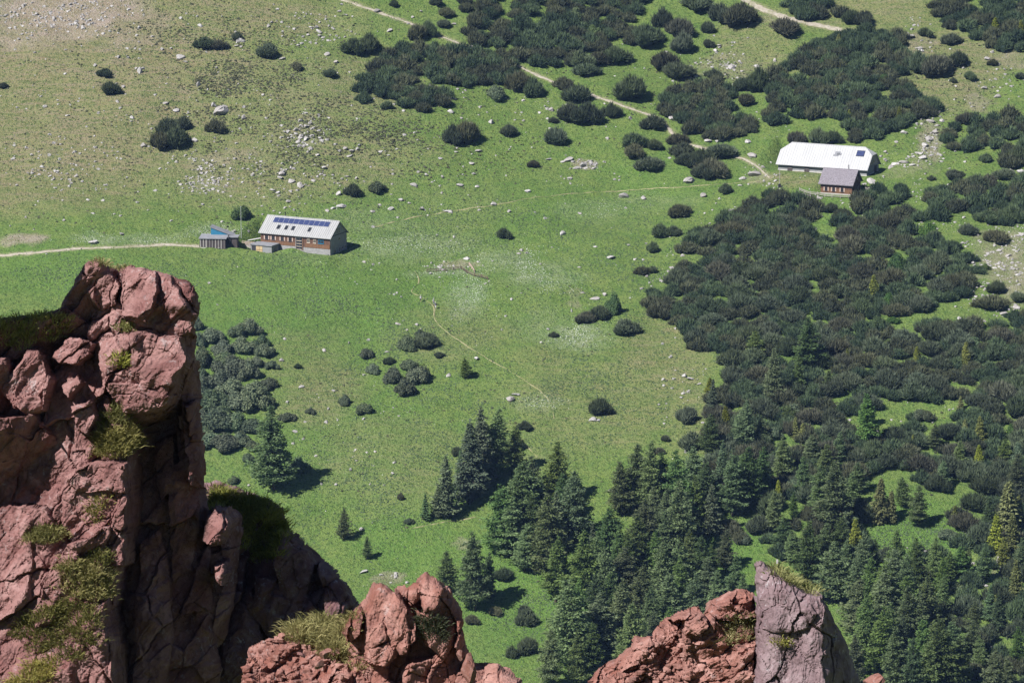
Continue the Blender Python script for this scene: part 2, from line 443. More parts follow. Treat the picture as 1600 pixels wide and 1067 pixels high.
def ground_material():
    m, nt, b = new_mat('meadow', 0.9, 0.1)
    v = objco(nt)
    z = N(nt, 'ShaderNodeAttribute', attribute_name='zone'); sp = N(nt, 'ShaderNodeSeparateColor'); nt.links.new(z.outputs['Color'], sp.inputs[0])
    lu = N(nt, 'ShaderNodeAttribute', attribute_name='lush').outputs['Fac']
    pth = N(nt, 'ShaderNodeAttribute', attribute_name='trod').outputs['Fac']
    n_big = noise_node(nt, v, 0.035, 4, 0.6)
    n_mid = noise_node(nt, v, 0.22, 4, 0.65)
    n_sm = noise_node(nt, v, 1.1, 3, 0.7)
    n_fine = noise_node(nt, v, 3.2, 2, 0.6)
    g = mixc(nt, ramp(nt, n_mid, 0.35, 0.65), (0.096, 0.162, 0.036), (0.146, 0.196, 0.050))
    g = mixc(nt, math_n(nt, 'MULTIPLY', lu, 0.75), g, (0.086, 0.174, 0.032))
    # dry, matted turf
    df = ramp(nt, math_n(nt, 'ADD', math_n(nt, 'MULTIPLY', sp.outputs[0], 0.75), math_n(nt, 'MULTIPLY', n_big, 0.55)), 0.30, 1.0)
    g = mixc(nt, df, g, (0.205, 0.185, 0.092))
    mps = N(nt, 'ShaderNodeMapping'); mps.inputs['Scale'].default_value = (0.11, 0.55, 0.2); nt.links.new(v, mps.inputs['Vector'])
    n_str = noise_node(nt, mps.outputs[0], 1.0, 5, 0.7, 0.3)
    g = mixc(nt, math_n(nt, 'MULTIPLY', ramp(nt, n_str, 0.48, 0.60), math_n(nt, 'MULTIPLY', sp.outputs[0], 0.85)), g, (0.235, 0.180, 0.130))
    g = mixc(nt, math_n(nt, 'MULTIPLY', ramp(nt, n_str, 0.46, 0.36), math_n(nt, 'MULTIPLY', sp.outputs[0], 0.7)), g, (0.085, 0.110, 0.038))
    # brown thin places inside it
    br = math_n(nt, 'MULTIPLY', ramp(nt, n_mid, 0.50, 0.68), sp.outputs[0])
    g = mixc(nt, math_n(nt, 'MULTIPLY', br, 0.7), g, (0.21, 0.155, 0.095))
    # herbs: darker and lighter tufts
    g = mixc(nt, math_n(nt, 'MULTIPLY', ramp(nt, n_sm, 0.50, 0.62), 0.7), g, (0.036, 0.074, 0.018))
    g = mixc(nt, math_n(nt, 'MULTIPLY', ramp(nt, n_fine, 0.54, 0.66), 0.55), g, (0.21, 0.245, 0.095))
    # pale flowers in drifts
    fl = math_n(nt, 'MULTIPLY', ramp(nt, math_n(nt, 'ADD', noise_node(nt, v, 2.3, 3, 0.8), math_n(nt, 'MULTIPLY', n_mid, 0.25)), 0.58, 0.76), sp.outputs[2])
    g = mixc(nt, math_n(nt, 'MULTIPLY', fl, 0.6), g, (0.30, 0.33, 0.26))
    # bare earth and rubble
    sc = ramp(nt, math_n(nt, 'ADD', math_n(nt, 'MULTIPLY', sp.outputs[1], 0.85), math_n(nt, 'ADD', math_n(nt, 'MULTIPLY', n_sm, 0.40), math_n(nt, 'MULTIPLY', n_mid, 0.55))), 0.80, 1.35)
    vr = N(nt, 'ShaderNodeTexVoronoi'); vr.inputs['Scale'].default_value = 2.1; nt.links.new(v, vr.inputs['Vector'])
    earth = mixc(nt, ramp(nt, n_mid, 0.35, 0.65), (0.235, 0.165, 0.125), (0.33, 0.26, 0.225))
    earth = mixc(nt, ramp(nt, vr.outputs['Distance'], 0.34, 0.18), earth, (0.46, 0.42, 0.40))
    g = mixc(nt, math_n(nt, 'MULTIPLY', sc, 0.7), g, earth)
    g = mixc(nt, math_n(nt, 'MULTIPLY', pth, ramp(nt, n_sm, 0.3, 0.62)), g, (0.30, 0.265, 0.17))
    nt.links.new(g, b.inputs['Base Color'])
    h = math_n(nt, 'ADD', math_n(nt, 'MULTIPLY', n_sm, 0.6), math_n(nt, 'MULTIPLY', n_fine, 0.4))
    bump(nt, b, h, 1.0, 1.3)
    return m
M_GROUND = ground_material()
_trod = _pm.ravel()
ground = link('ground', mesh_np('ground', _V, quads=_quads, mats=[M_GROUND], smooth_shade=True, attrs={'zone': zone, 'lush': lush, 'trod': _trod}))
tag(ground, kind='structure')

def path_material(name, c1, c2):
    m, nt, b = new_mat(name, 0.95, 0.1); v = objco(nt)
    n1 = noise_node(nt, v, 1.3, 4, 0.7); n2 = noise_node(nt, v, 0.25, 3)
    c = mixc(nt, ramp(nt, n1, 0.35, 0.65), c1, c2)
    c = mixc(nt, math_n(nt, 'MULTIPLY', ramp(nt, n2, 0.52, 0.7), 0.6), c, (0.15, 0.16, 0.06))
    nt.links.new(c, b.inputs['Base Color']); bump(nt, b, n1, 0.6, 0.3); return m
M_PATH = {'stone': path_material('path_gravel', (0.25, 0.215, 0.165), (0.38, 0.34, 0.28)), 'earth': path_material('path_earth', (0.17, 0.165, 0.075), (0.28, 0.25, 0.15))}
for (nm, px, wd, lab, kd), P in zip(PATHS, path_pts):
    n = len(P)
    T = np.gradient(P[:, :2], axis=0); T /= np.linalg.norm(T, axis=1)[:, None] + 1e-9
    S = np.stack([-T[:, 1], T[:, 0]], 1)
    ss = np.arange(n)
    lw = wd / 2 * (1 + 0.55 * fbm(ss / 3.1, ss * 0 + 1.7, 3, 6)); rw = wd / 2 * (1 + 0.55 * fbm(ss / 2.7, ss * 0 + 8.1, 3, 7))
    if kd == 'stone':
        gap = np.clip(0.95 + 0.9 * fbm(ss / 4.1, ss * 0 + 2.2, 3, 27), 0.35, 1.15); lw = lw * gap; rw = rw * gap
    if kd == 'earth':                            # overgrown in places
        gap = np.clip(0.45 + 2.4 * fbm(ss / 4.3, ss * 0 + 4.4, 3, 17), 0.03, 1.1); lw = lw * gap; rw = rw * gap
    ks = np.linspace(-1, 1, 5); vs = []
    for k in ks:
        off = np.where(k < 0, lw, rw) * k
        q = P[:, :2] + S * off[:, None]
        lift = 0.10 - 0.09 * abs(k) ** 3
        vs.append(np.concatenate([q, (ground_z(q[:, 0], q[:, 1]) + lift)[:, None]], 1))
    vs = np.stack(vs, 1).reshape(-1, 3)
    ii = np.arange(n * 5).reshape(n, 5)
    qd = np.stack([ii[:-1, :-1], ii[:-1, 1:], ii[1:, 1:], ii[1:, :-1]], -1).reshape(-1, 4)[:, ::-1]
    o = link(nm, mesh_np(nm, vs, quads=qd, mats=[M_PATH[kd]], smooth_shade=True))
    tag(o, label=lab, kind='structure')
# ------------------------------------------------------------------ plants: mesh variants
def quat_rot(dirs):
    """frames (side, side2) perpendicular to unit directions"""
    ref = np.where(np.abs(dirs[:, 2:3]) < 0.9, np.array([[0, 0, 1.0]]), np.array([[1.0, 0, 0]]))
    a = np.cross(ref, dirs); a /= np.linalg.norm(a, axis=1)[:, None]
    return a, np.cross(dirs, a)
def spikes(P, D, width, length, r, sides=3):
    """small pointed shoots: base ring + tip"""
    n = len(P); a, b = quat_rot(D)
    ph = r.random(n) * 6.283
    vs = []
    for k in range(sides):
        t = ph + 2 * math.pi * k / sides
        vs.append(P + (a * np.cos(t)[:, None] + b * np.sin(t)[:, None]) * width[:, None])
    vs.append(P + D * length[:, None])
    V = np.stack(vs, 1).reshape(-1, 3)
    base = np.arange(n) * (sides + 1)
    T = np.concatenate([np.stack([base + k, base + (k + 1) % sides, base + sides], 1) for k in range(sides)])
    return V, T
def leaves(P, Nn, size, r, aspect=1.0, droop=None):
    """small leaf sheets (quads folded into two triangles) around points with normals"""
    n = len(P); a, b = quat_rot(Nn)
    ph = r.random(n) * 6.283
    x = a * np.cos(ph)[:, None] + b * np.sin(ph)[:, None]; y = np.cross(Nn, x)
    sx = size[:, None] * 0.5; sy = sx * aspect
    bend = Nn * (size * 0.25)[:, None]
    V = np.stack([P - x * sx, P - y * sy + bend, P + x * sx, P + y * sy + bend], 1).reshape(-1, 3)
    base = np.arange(n) * 4
    T = np.concatenate([np.stack([base, base + 1, base + 2], 1), np.stack([base, base + 2, base + 3], 1)])
    return V, T
def unit(v): return v / (np.linalg.norm(v, axis=-1, keepdims=True) + 1e-9)
def join(parts):
    V = []; T = []; A = []; n = 0
    for v, t, a in parts:
        V.append(v); T.append(t + n); A.append(a); n += len(v)
    return np.concatenate(V), np.concatenate(T), np.concatenate(A)
def sphere(c, rad, nu=9, nv=6):
    th = np.linspace(0, 2 * math.pi, nu, endpoint=False); ph = np.linspace(0, math.pi, nv)
    V = np.array([[math.sin(p) * math.cos(t), math.sin(p) * math.sin(t), math.cos(p)] for p in ph for t in th]) * rad + c
    T = []
    for i in range(nv - 1):
        for j in range(nu):
            a = i * nu + j; b = i * nu + (j + 1) % nu; c2 = a + nu; d = b + nu
            T += [(a, c2, b), (b, c2, d)]
    return V, np.array(T)
def bush_mesh(seed, nshoot, style, core=(9, 6)):
    """unit bush: footprint radius about 1, height about 1, lumpy; pine = upright shoots, leaf = leaf clumps"""
    r = np.random.default_rng(seed)
    nl = r.integers(8, 13)
    cs = []; rs = []
    for i in range(nl):
        rad = (0.16 + 0.62 * r.random()) if i else 0.0
        t = i * 2.399 + r.random() * 0.6
        rr = r.uniform(0.26, 0.42) if i else 0.46
        z = (0.46 - 0.40 * rad) * r.uniform(0.75, 1.15)
        cs.append((rad * math.cos(t), rad * math.sin(t), z)); rs.append((rr, rr, rr * r.uniform(0.9, 1.25)))
    cs = np.array(cs); rs = np.array(rs)
    parts = []
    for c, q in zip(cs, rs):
        v, t = sphere(c, q * 0.84, *core); parts.append((v, t, np.full(len(v), 0.0)))  # dark core lumps added to block light and darken the gaps
    # points on the lumps' surface, outside the other lumps
    k = r.integers(0, nl, nshoot * 3)
    d = unit(r.normal(size=(nshoot * 3, 3))); d[:, 2] = np.abs(d[:, 2]) * r.choice([1, 1, 1, -0.35], len(d))
    P = cs[k] + d * rs[k] * 0.92
    inside = np.zeros(len(P), bool)
    for i in range(nl):
        inside |= ((((P - cs[i]) / rs[i]) ** 2).sum(1) < 0.72) & (k != i)
    keep = (~inside) & (P[:, 2] > 0.02)
    P = P[keep][:nshoot]; d = d[keep][:nshoot]; n = len(P)
    if style == 'pine':
        D = unit(d * 0.55 + np.array([0, 0, 0.75]) + r.normal(size=(n, 3)) * 0.34)
        V, T = spikes(P, D, r.uniform(0.024, 0.058, n), r.uniform(0.14, 0.48, n), r)
        tone = np.tile(r.random(n)[:, None] * 0.6 + 0.12, (1, 4)); tone[:, 3] += 0.38
    else:
        Nn = unit(d + r.normal(size=(n, 3)) * 0.5 + np.array([0, 0, 0.2]))
        V, T = leaves(P + d * r.uniform(-0.03, 0.07, n)[:, None], Nn, r.uniform(0.07, 0.13, n), r, 0.8)
        tone = np.tile(r.random(n)[:, None], (1, 4))
    parts.append((V, T, tone.ravel()))
    return join(parts)
def blob_mesh(name, mats, data):
    V, T, A = data
    return mesh_np(name, V, tris=T, mats=mats, attrs={'tone': A})

M_PINE = leaf_mat('pine_needles', (0.011, 0.020, 0.012), (0.092, 0.118, 0.060), huevar=0.03, trans=0.1)
M_PINE2 = leaf_mat('pine_needles_brownish', (0.014, 0.018, 0.012), (0.105, 0.108, 0.060), huevar=0.03, trans=0.1)
M_ALDER = leaf_mat('alder_leaves', (0.040, 0.062, 0.034), (0.165, 0.200, 0.110), huevar=0.05, trans=0.2)
M_BRIGHT = leaf_mat('bright_leaves', (0.040, 0.085, 0.020), (0.13, 0.20, 0.055), huevar=0.06, trans=0.3)
M_LARCH = leaf_mat('larch_needles', (0.040, 0.072, 0.026), (0.160, 0.222, 0.076), huevar=0.05, trans=0.4)
M_SPRUCE = leaf_mat('spruce_needles', (0.030, 0.050, 0.026), (0.100, 0.135, 0.062), huevar=0.05, trans=0.15)
M_YOUNG = leaf_mat('young_spruce_needles', (0.055, 0.075, 0.016), (0.21, 0.225, 0.050), huevar=0.015, trans=0.2)
M_BARK = plain('bark', (0.075, 0.058, 0.046), 0.95, 0.1, var=0.4, scale=3)
M_HEATH = leaf_mat('heath_twigs', (0.030, 0.040, 0.020), (0.075, 0.085, 0.040), huevar=0.08, trans=0.1)

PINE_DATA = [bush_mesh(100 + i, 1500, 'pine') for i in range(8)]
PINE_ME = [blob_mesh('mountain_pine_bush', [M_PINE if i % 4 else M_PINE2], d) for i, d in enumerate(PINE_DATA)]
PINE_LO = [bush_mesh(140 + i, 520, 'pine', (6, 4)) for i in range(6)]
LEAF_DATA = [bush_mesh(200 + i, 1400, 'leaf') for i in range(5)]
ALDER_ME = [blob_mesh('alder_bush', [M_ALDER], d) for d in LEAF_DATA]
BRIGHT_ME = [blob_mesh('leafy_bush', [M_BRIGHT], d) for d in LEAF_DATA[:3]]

def conifer(seed, kind, H=16.0):
    """trunk with limbs, and a crown of twigs hung along the limbs; returns (trunk V,T), (crown V,T,tone)"""
    r = np.random.default_rng(seed)
    lean = r.normal(size=2) * 0.03
    # trunk
    ns = 9; tv = []; tt = []
    rb = H * 0.016
    for i in range(ns):
        f = i / (ns - 1); z = H * f * 0.985 - (0.4 if i == 0 else 0)
        c = np.array([lean[0] * z + 0.05 * math.sin(z * .7 + seed), lean[1] * z + 0.05 * math.cos(z * .6 + seed), z])
        rad = rb * (1 - f) ** 0.85 + 0.012 + (rb * 0.5 if i == 0 else 0)
        for k in range(7):
            t = 6.283 * k / 7; tv.append(c + rad * np.array([math.cos(t), math.sin(t), 0]))
    for i in range(ns - 1):
        for k in range(7):
            a = i * 7 + k; b = i * 7 + (k + 1) % 7
            tt += [(a, b, a + 7), (b, b + 7, a + 7)]
    TV = [np.array(tv)]; TT = [np.array(tt)]; nv = len(tv)
    base = {'larch': 0.10, 'spruce': 0.05, 'young': 0.02}[kind] + r.random() * 0.05
    width = {'larch': 0.305, 'spruce': 0.245, 'young': 0.27}[kind] * H * r.uniform(0.88, 1.12)
    dz = {'larch': 0.55, 'spruce': 0.48, 'young': 0.42}[kind] * H / 16 * 1.15
    P = []; D = []; S = []; tone = []
    z = H * base; w = 0
    sector = r.uniform(0.72, 1.15, 8)              # the crown is fuller on some sides
    while z < H * 0.985:
        f = (z / H - base) / (1 - base)
        prof = (1 - f) ** (0.58 if kind == 'larch' else 0.82) * min(1.0, 0.55 + f * 4.5)
        nb = int(r.integers(5, 8)) if f < 0.8 else 4
        t0 = r.random() * 6.283
        for k in range(nb):
            t = t0 + 6.283 * k / nb + r.normal() * 0.22
            L = width * prof * r.uniform(0.5, 1.15) * sector[int((t % 6.283) / 6.283 * 8) % 8] + 0.12
            if r.random() < 0.07: L *= 0.4
            zz = z + r.normal() * dz * 0.6
            n = max(3, int(L / 0.27))
            s = (np.arange(n) + r.random()) / n
            dirh = np.array([math.cos(t), math.sin(t)])
            if kind == 'larch':
                rise = L * (0.16 * s - 0.16 * s ** 2 + 0.10 * s ** 3) - 0.05 * L * (1 - f)
            else:
                rise = L * (-0.42 * s + 0.26 * s ** 2) * (1 - 0.6 * f)
            c0 = np.array([lean[0] * zz, lean[1] * zz])
            pts = np.concatenate([c0 + dirh * (L * s)[:, None], (zz + rise)[:, None]], 1)
            # limb as a thin three-sided rod
            p0 = np.array([c0[0], c0[1], zz]); p1 = pts[-1]
            dd = unit(p1 - p0); sd = unit(np.cross(dd, [0, 0, 1.0])); u2 = np.cross(sd, dd)
            rr = 0.018 + 0.012 * L
            tri = np.array([p0 + sd * rr, p0 - sd * rr, p0 + u2 * rr, p1])
            TV.append(tri); TT.append(np.array([(0, 1, 3), (1, 2, 3), (2, 0, 3)]) + nv); nv += 4
            m = 5
            wid = L * 0.24 * (1 - 0.55 * s) + 0.10
            for q in range(m):
                off = r.normal(size=n) * wid
                pp = pts + np.stack([-dirh[1] * off, dirh[0] * off, r.normal(size=n) * (0.20 if kind == 'larch' else 0.11) - (0.05 + 0.22 * r.random(n)) * (q > 0)], 1)
                P.append(pp)
                sgn = np.sign(off)
                dv = np.stack([dirh[0] * 0.75 - dirh[1] * sgn * 0.6, dirh[1] * 0.75 + dirh[0] * sgn * 0.6, np.full(n, -0.28 if kind != 'larch' else -0.05)], 1) + r.normal(size=(n, 3)) * 0.30
                D.append(unit(dv)); S.append(np.full(n, 0.42 + 0.055 * L) * r.uniform(0.7, 1.25, n))
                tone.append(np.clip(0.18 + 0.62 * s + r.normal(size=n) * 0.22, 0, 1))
        z += dz * r.uniform(0.75, 1.25) * (1 - 0.35 * f)
    # leader
    P.append(np.array([[lean[0] * H, lean[1] * H, H * 0.97]])); D.append(np.array([[0, 0, 1.0]])); S.append(np.array([H * 0.035])); tone.append(np.array([0.5]))
    P = np.concatenate(P); D = np.concatenate(D); S = np.concatenate(S); tone = np.concatenate(tone)
    n = len(P)
    # a twig: a flattened pointed spray of three triangles
    a, b = quat_rot(D)
    ph = r.normal(size=n) * 0.7
    x = a * np.cos(ph)[:, None] + b * np.sin(ph)[:, None]; nn = np.cross(D, x)
    V = np.stack([P - D * (S * 0.35)[:, None], P + x * (S * 0.30)[:, None] - nn * (S * 0.12)[:, None], P + D * (S * 0.75)[:, None], P - x * (S * 0.30)[:, None] - nn * (S * 0.12)[:, None]], 1).reshape(-1, 3)
    bi = np.arange(n) * 4
    T = np.concatenate([np.stack([bi, bi + 1, bi + 2], 1), np.stack([bi, bi + 2, bi + 3], 1)])
    return (np.concatenate(TV), np.concatenate(TT)), (V, T, np.repeat(tone, 4))
TREE_ME = {}
for kind, mat, cnt in (('larch', M_LARCH, 10), ('spruce', M_SPRUCE, 5), ('young', M_YOUNG, 4)):
    lst = []
    for i in range(cnt):
        (tv, tt), (cv, ct, ca) = conifer(300 + i * 7 + len(kind) * 50, kind, 16.0 if kind != 'young' else 8.0)
        lst.append((mesh_np('trunk', tv, tris=tt, mats=[M_BARK]), mesh_np('crown', cv, tris=ct, mats=[mat], attrs={'tone': ca})))
    TREE_ME[kind] = lst

# ------------------------------------------------------------------ where the plants stand (photo pixel -> ground)
def px_scale(P): return FOC / ((np.asarray(P) - CAM) @ FWD)     # photo pixels per metre at a point
LANDMARKS = [('the solar-roofed hut', 470, 370), ('the grey shed', 340, 378), ('the white-roofed barn', 1300, 250), ('the small brown cabin', 1312, 288),
             ('the wooden pen', 700, 422), ('the hikers', 672, 472), ('the big red rock tower', 230, 560), ('the pointed red boulder', 650, 960),
             ('the grey slab pinnacle', 1250, 960), ('the lone larch', 430, 720), ('the path bend', 1040, 200), ('the dirt road', 1240, 30), ('the white outcrop', 343, 172),
             ('the rubble slope', 1575, 400), ('the scree corner', 90, 30), ('the pink gully', 1530, 165), ('the hiking trail', 800, 580), ('the alder thicket', 350, 620), ('the larch wood', 920, 860), ('the lower clearing', 1430, 840), ('the foot of the larch wood', 930, 1000)]
def where(u, v):
    best = min(LANDMARKS, key=lambda L: ((L[1] - u) / 1.0) ** 2 + ((L[2] - v) * 1.3) ** 2)
    nm, lu, lv = best
    du, dv = u - lu, v - lv
    d = math.hypot(du, dv)
    far = 'close ' if d < 70 else ('' if d < 150 else 'far ')
    if abs(dv) > abs(du) * 0.8: rel = 'above' if dv < 0 else 'below'
    else: rel = 'left of' if du < 0 else 'right of'
    return f'{far}{rel} {nm}'
ORD = ['first', 'second', 'third', 'fourth', 'fifth', 'sixth', 'seventh', 'eighth', 'ninth', 'tenth', 'eleventh', 'twelfth', 'thirteenth', 'fourteenth', 'fifteenth', 'sixteenth', 'seventeenth', 'eighteenth', 'nineteenth', 'twentieth', 'twenty-first', 'twenty-second', 'twenty-third', 'twenty-fourth']
_pending = []      # (object, label stem, u, v, group)
def later(o, stem, u, v, group): _pending.append((o, stem, u, v, group))
def settle_labels():
    by = {}
    for o, stem, u, v, g in _pending: by.setdefault(stem + ' ' + where(u, v), []).append((u, v, o, g))
    for lab, lst in by.items():
        lst.sort(key=lambda t: t[0])
        n = len(lst)
        for i, (u, v, o, g) in enumerate(lst):
            o['group'] = g
            if n == 1: o['label'] = lab
            elif n <= 24: o['label'] = f'{lab}, {ORD[i]} from left' if i < n - 1 else f'{lab}, rightmost'
            else: o['label'] = lab

def place_bush(me, name, u, vb, wpx, hpx, stem, group, cat='bush', flat=1.0):
    c = cast([u], [vb - 0.30 * hpx])[0]; s = px_scale(c)
    w = wpx / s; h = max(hpx / s * 0.88, 0.34 * w) * flat
    z = ground_z(c[0:1], c[1:2])[0]
    o = link(name, me, loc=(c[0], c[1], z - 0.08 * h), rz=random.uniform(0, 6.28), scale=(w / 2 * 1.04, w / 2 * 0.9, h))
    o['category'] = cat
    later(o, stem, u, vb, group)
    return o

# ---- single mountain pines (column, foot row, width, height in photo pixels)
PINES = [(250, 236, 34, 26), (276, 237, 46, 30), (262, 216, 44, 26), (286, 208, 30, 22), (337, 213, 30, 23), (172, 152, 34, 21), (164, 122, 24, 13), (320, 79, 34, 17), (341, 80, 30, 15), (371, 65, 18, 12), (6, 140, 16, 9),
         (419, 95, 36, 23), (463, 113, 20, 14), (516, 124, 25, 14), (552, 88, 36, 24), (576, 85, 38, 27), (651, 68, 28, 27), (669, 62, 26, 24), (615, 13, 14, 11), (682, 13, 20, 16), (697, 29, 26, 15), (694, 45, 24, 12),
         (605, 173, 22, 13), (706, 231, 34, 30), (730, 232, 44, 38), (795, 217, 28, 18), (552, 309, 30, 18), (787, 376, 26, 17), (833, 263, 20, 11), (867, 233, 40, 29), (865, 195, 16, 10),
         (905, 109, 46, 24), (935, 106, 38, 22), (962, 106, 50, 26), (918, 121, 46, 16), (985, 162, 60, 37), (1040, 113, 46, 28), (1057, 128, 56, 26), (1008, 76, 58, 32), (1035, 49, 34, 30), (1062, 62, 40, 30), (1068, 88, 40, 30),
         (1085, 21, 54, 26), (1125, 39, 46, 28), (1155, 46, 58, 36), (1105, 57, 24, 20), (1106, 78, 20, 14), (1116, 126, 30, 15), (1165, 167, 32, 18), (1186, 152, 42, 38), (1160, 148, 30, 22),
         (903, 164, 50, 26), (880, 146, 36, 22), (890, 196, 46, 30), (917, 198, 50, 32), (955, 188, 30, 22), (812, 150, 40, 34), (832, 156, 34, 28), (798, 214, 22, 14),
         (990, 234, 44, 22), (992, 250, 36, 22), (1022, 237, 28, 17), (1017, 272, 48, 23), (1020, 205, 42, 21), (1058, 229, 32, 18), (1068, 250, 42, 22), (1072, 264, 40, 20), (1095, 266, 44, 28), (1112, 281, 52, 28), (1125, 249, 56, 17), (1100, 282, 36, 22),
         (1134, 305, 24, 15), (1061, 343, 38, 21), (1032, 377, 32, 22), (1052, 372, 26, 16), (1020, 398, 22, 17), (1225, 58, 54, 25), (1330, 44, 36, 24), (1350, 45, 36, 24), (1434, 119, 44, 32), (1466, 124, 54, 34), (1498, 110, 34, 24),
         (1488, 73, 36, 17), (1445, 59, 28, 13), (1551, 105, 18, 11), (1595, 125, 22, 10), (1515, 128, 22, 14), (1490, 131, 12, 8), (1512, 197, 32, 19), (1541, 256, 22, 13), (1497, 297, 30, 15), (1526, 301, 44, 24), (1546, 298, 36, 22), (1572, 284, 42, 17),
         (1490, 280, 34, 11), (1455, 284, 13, 8), (1245, 229, 32, 21), (1278, 230, 36, 24), (1302, 229, 34, 20), (1298, 334, 28, 14), (915, 507, 34, 18), (937, 503, 38, 22), (977, 525, 44, 23), (865, 529, 15, 9), (1003, 432, 26, 14), (1020, 428, 20, 10),
         (939, 654, 38, 27), (820, 675, 23, 15), (733, 788, 21, 19), (1039, 692, 15, 11), (1075, 665, 36, 26), (1082, 706, 46, 26), (1030, 712, 16, 12), (822, 980, 36, 24), (818, 964, 24, 16), (787, 910, 34, 20), (738, 977, 26, 15), (766, 934, 20, 13), (826, 1027, 38, 28), (800, 1032, 22, 20),
         (774, 964, 22, 15), (668, 546, 44, 22), (609, 571, 22, 11), (686, 559, 20, 7), (626, 784, 10, 13), (714, 716, 18, 16), (465, 576, 13, 7), (815, 703, 18, 12), (1556, 382, 44, 20), (1512, 372, 32, 18), (1460, 378, 26, 14), (1557, 460, 34, 18), (1548, 486, 56, 22), (1590, 474, 30, 16),
         (1543, 350, 40, 18), (1582, 352, 44, 26), (1440, 520, 24, 14), (1455, 600, 24, 12), (1590, 260, 36, 26), (1135, 880, 16, 14), (1152, 850, 34, 20), (1118, 870, 22, 14), (1434, 885, 20, 14), (1385, 882, 40, 22), (1455, 865, 14, 8), (1440, 862, 12, 8), (1540, 1010, 44, 26), (1590, 1000, 34, 30), (1580, 1050, 40, 22), (1510, 965, 60, 30), (1480, 985, 40, 24)]
used_pine = 0
for i, (u, v, w, h) in enumerate(PINES):
    place_bush(PINE_ME[i % 8], 'mountain_pine_bush', u, v, w, h, 'dark mountain pine bush', 'single mountain pine bushes on the slopes')
    used_pine += 1

# ---- thickets: outlines in photo pixels
Z4 = lambda pts, ox=1200, oy=0, k=2.667: [(ox + x / k, oy + y / k) for x, y in pts]
THICKETS = [
    ([(578, 118), (600, 84), (640, 76), (700, 78), (740, 83), (790, 92), (803, 106), (803, 132), (770, 137), (735, 133), (700, 137), (676, 130), (655, 122), (640, 132), (600, 138), (590, 152), (564, 162), (553, 152), (562, 132)], 'long thicket beside the path', 1.0),
    ([(590, 148), (625, 132), (660, 142), (692, 148), (700, 162), (665, 175), (640, 172), (610, 164)], 'little thicket above the hut', 1.0),
    ([(720, 58), (735, 38), (760, 32), (790, 38), (803, 62), (780, 74), (745, 74)], 'round thicket beside the path', 1.0),
    ([(724, 4), (740, -8), (775, -6), (776, 20), (750, 32), (730, 28)], 'thicket by the path top', 1.0),
    ([(800, 18), (830, -8), (1010, -8), (1000, 30), (980, 48), (1012, 62), (1000, 76), (960, 64), (940, 78), (905, 88), (890, 102), (850, 104), (832, 98), (800, 88)], 'broad thicket at the top', 1.0),
    ([(1030, 168), (1060, 142), (1110, 134), (1148, 146), (1140, 172), (1110, 188), (1060, 192), (1045, 182)], 'thicket by the path bend', 1.0),
    ([(1072, 207), (1090, 192), (1130, 182), (1178, 188), (1176, 210), (1140, 220), (1100, 214)], 'thicket under the path bend', 1.0),
    ([(1222, 12), (1260, -6), (1300, 4), (1318, 20), (1310, 34), (1285, 34), (1250, 27)], 'thicket below the dirt road', 1.0),
    (Z4([(210, 180), (330, 130), (560, 150), (560, 200), (600, 245), (560, 290), (590, 390), (700, 450), (700, 480), (600, 495), (560, 530), (440, 575), (360, 595), (330, 520), (290, 500), (140, 490), (30, 515), (0, 490), (30, 400), (20, 350), (40, 280), (150, 220)]), 'thicket above the barn', 0.96),
    (Z4([(680, 70), (720, -20), (1080, -20), (1080, 215), (950, 215), (890, 170), (760, 130), (740, 100)]), 'thicket in the upper corner', 1.0),
    (Z4([(725, 600), (740, 540), (860, 512), (960, 485), (1080, 495), (1080, 695), (980, 695), (920, 600), (890, 622), (820, 642), (740, 612)]), 'thicket beyond the stony gully', 0.85),
    (Z4([(640, 840), (700, 792), (800, 792), (890, 830), (960, 795), (1080, 755), (1080, 935), (950, 955), (900, 905), (780, 875), (700, 885)]), 'patchy thicket beside the cabin', 0.8),
    (Z4([(320, 890), (380, 850), (440, 800), (570, 792), (575, 832), (500, 855), (470, 885), (700, 885), (720, 920), (640, 965), (560, 1010), (480, 965), (330, 1010), (300, 960)]), 'thicket just below the cabin', 0.85),
    (Z4([(-60, 850), (0, 820), (130, 830), (220, 900), (200, 925), (150, 935), (200, 1067), (0, 1080), (-100, 1000), (-130, 920)]), 'thicket below the stone wall', 0.85),
    ([(1012, 472), (1030, 442), (1070, 427), (1062, 402), (1090, 367), (1130, 347), (1160, 330), (1200, 345), (1240, 350), (1270, 372), (1320, 372), (1345, 385), (1380, 372), (1440, 380), (1500, 388), (1530, 432), (1500, 470), (1445, 478), (1425, 500),
      (1500, 512), (1610, 492), (1610, 762), (1560, 782), (1500, 735), (1460, 770), (1400, 720), (1330, 760), (1270, 800), (1210, 775), (1160, 790), (1125, 770), (1116, 740), (1112, 690), (1102, 650), (1130, 592), (1142, 562), (1092, 547), (1072, 512), (1018, 492)], 'great slope thicket', 0.84),
    ([(1480, 800), (1560, 785), (1610, 780), (1610, 860), (1560, 850), (1500, 840)], 'thicket near the yellow spruces', 0.7),
    ([(1350, 850), (1420, 880), (1500, 850), (1610, 850), (1610, 1080), (1480, 1080), (1440, 1000), (1340, 900)], 'thicket in the lower corner', 0.55),
    ([(1110, 770), (1200, 765), (1290, 790), (1290, 850), (1215, 870), (1180, 830), (1140, 850)], 'open thicket above the pinnacle', 0.6),
    ([(1270, 805), (1330, 780), (1345, 800), (1340, 850), (1310, 850)], 'thicket under the wide larch', 0.8),
]
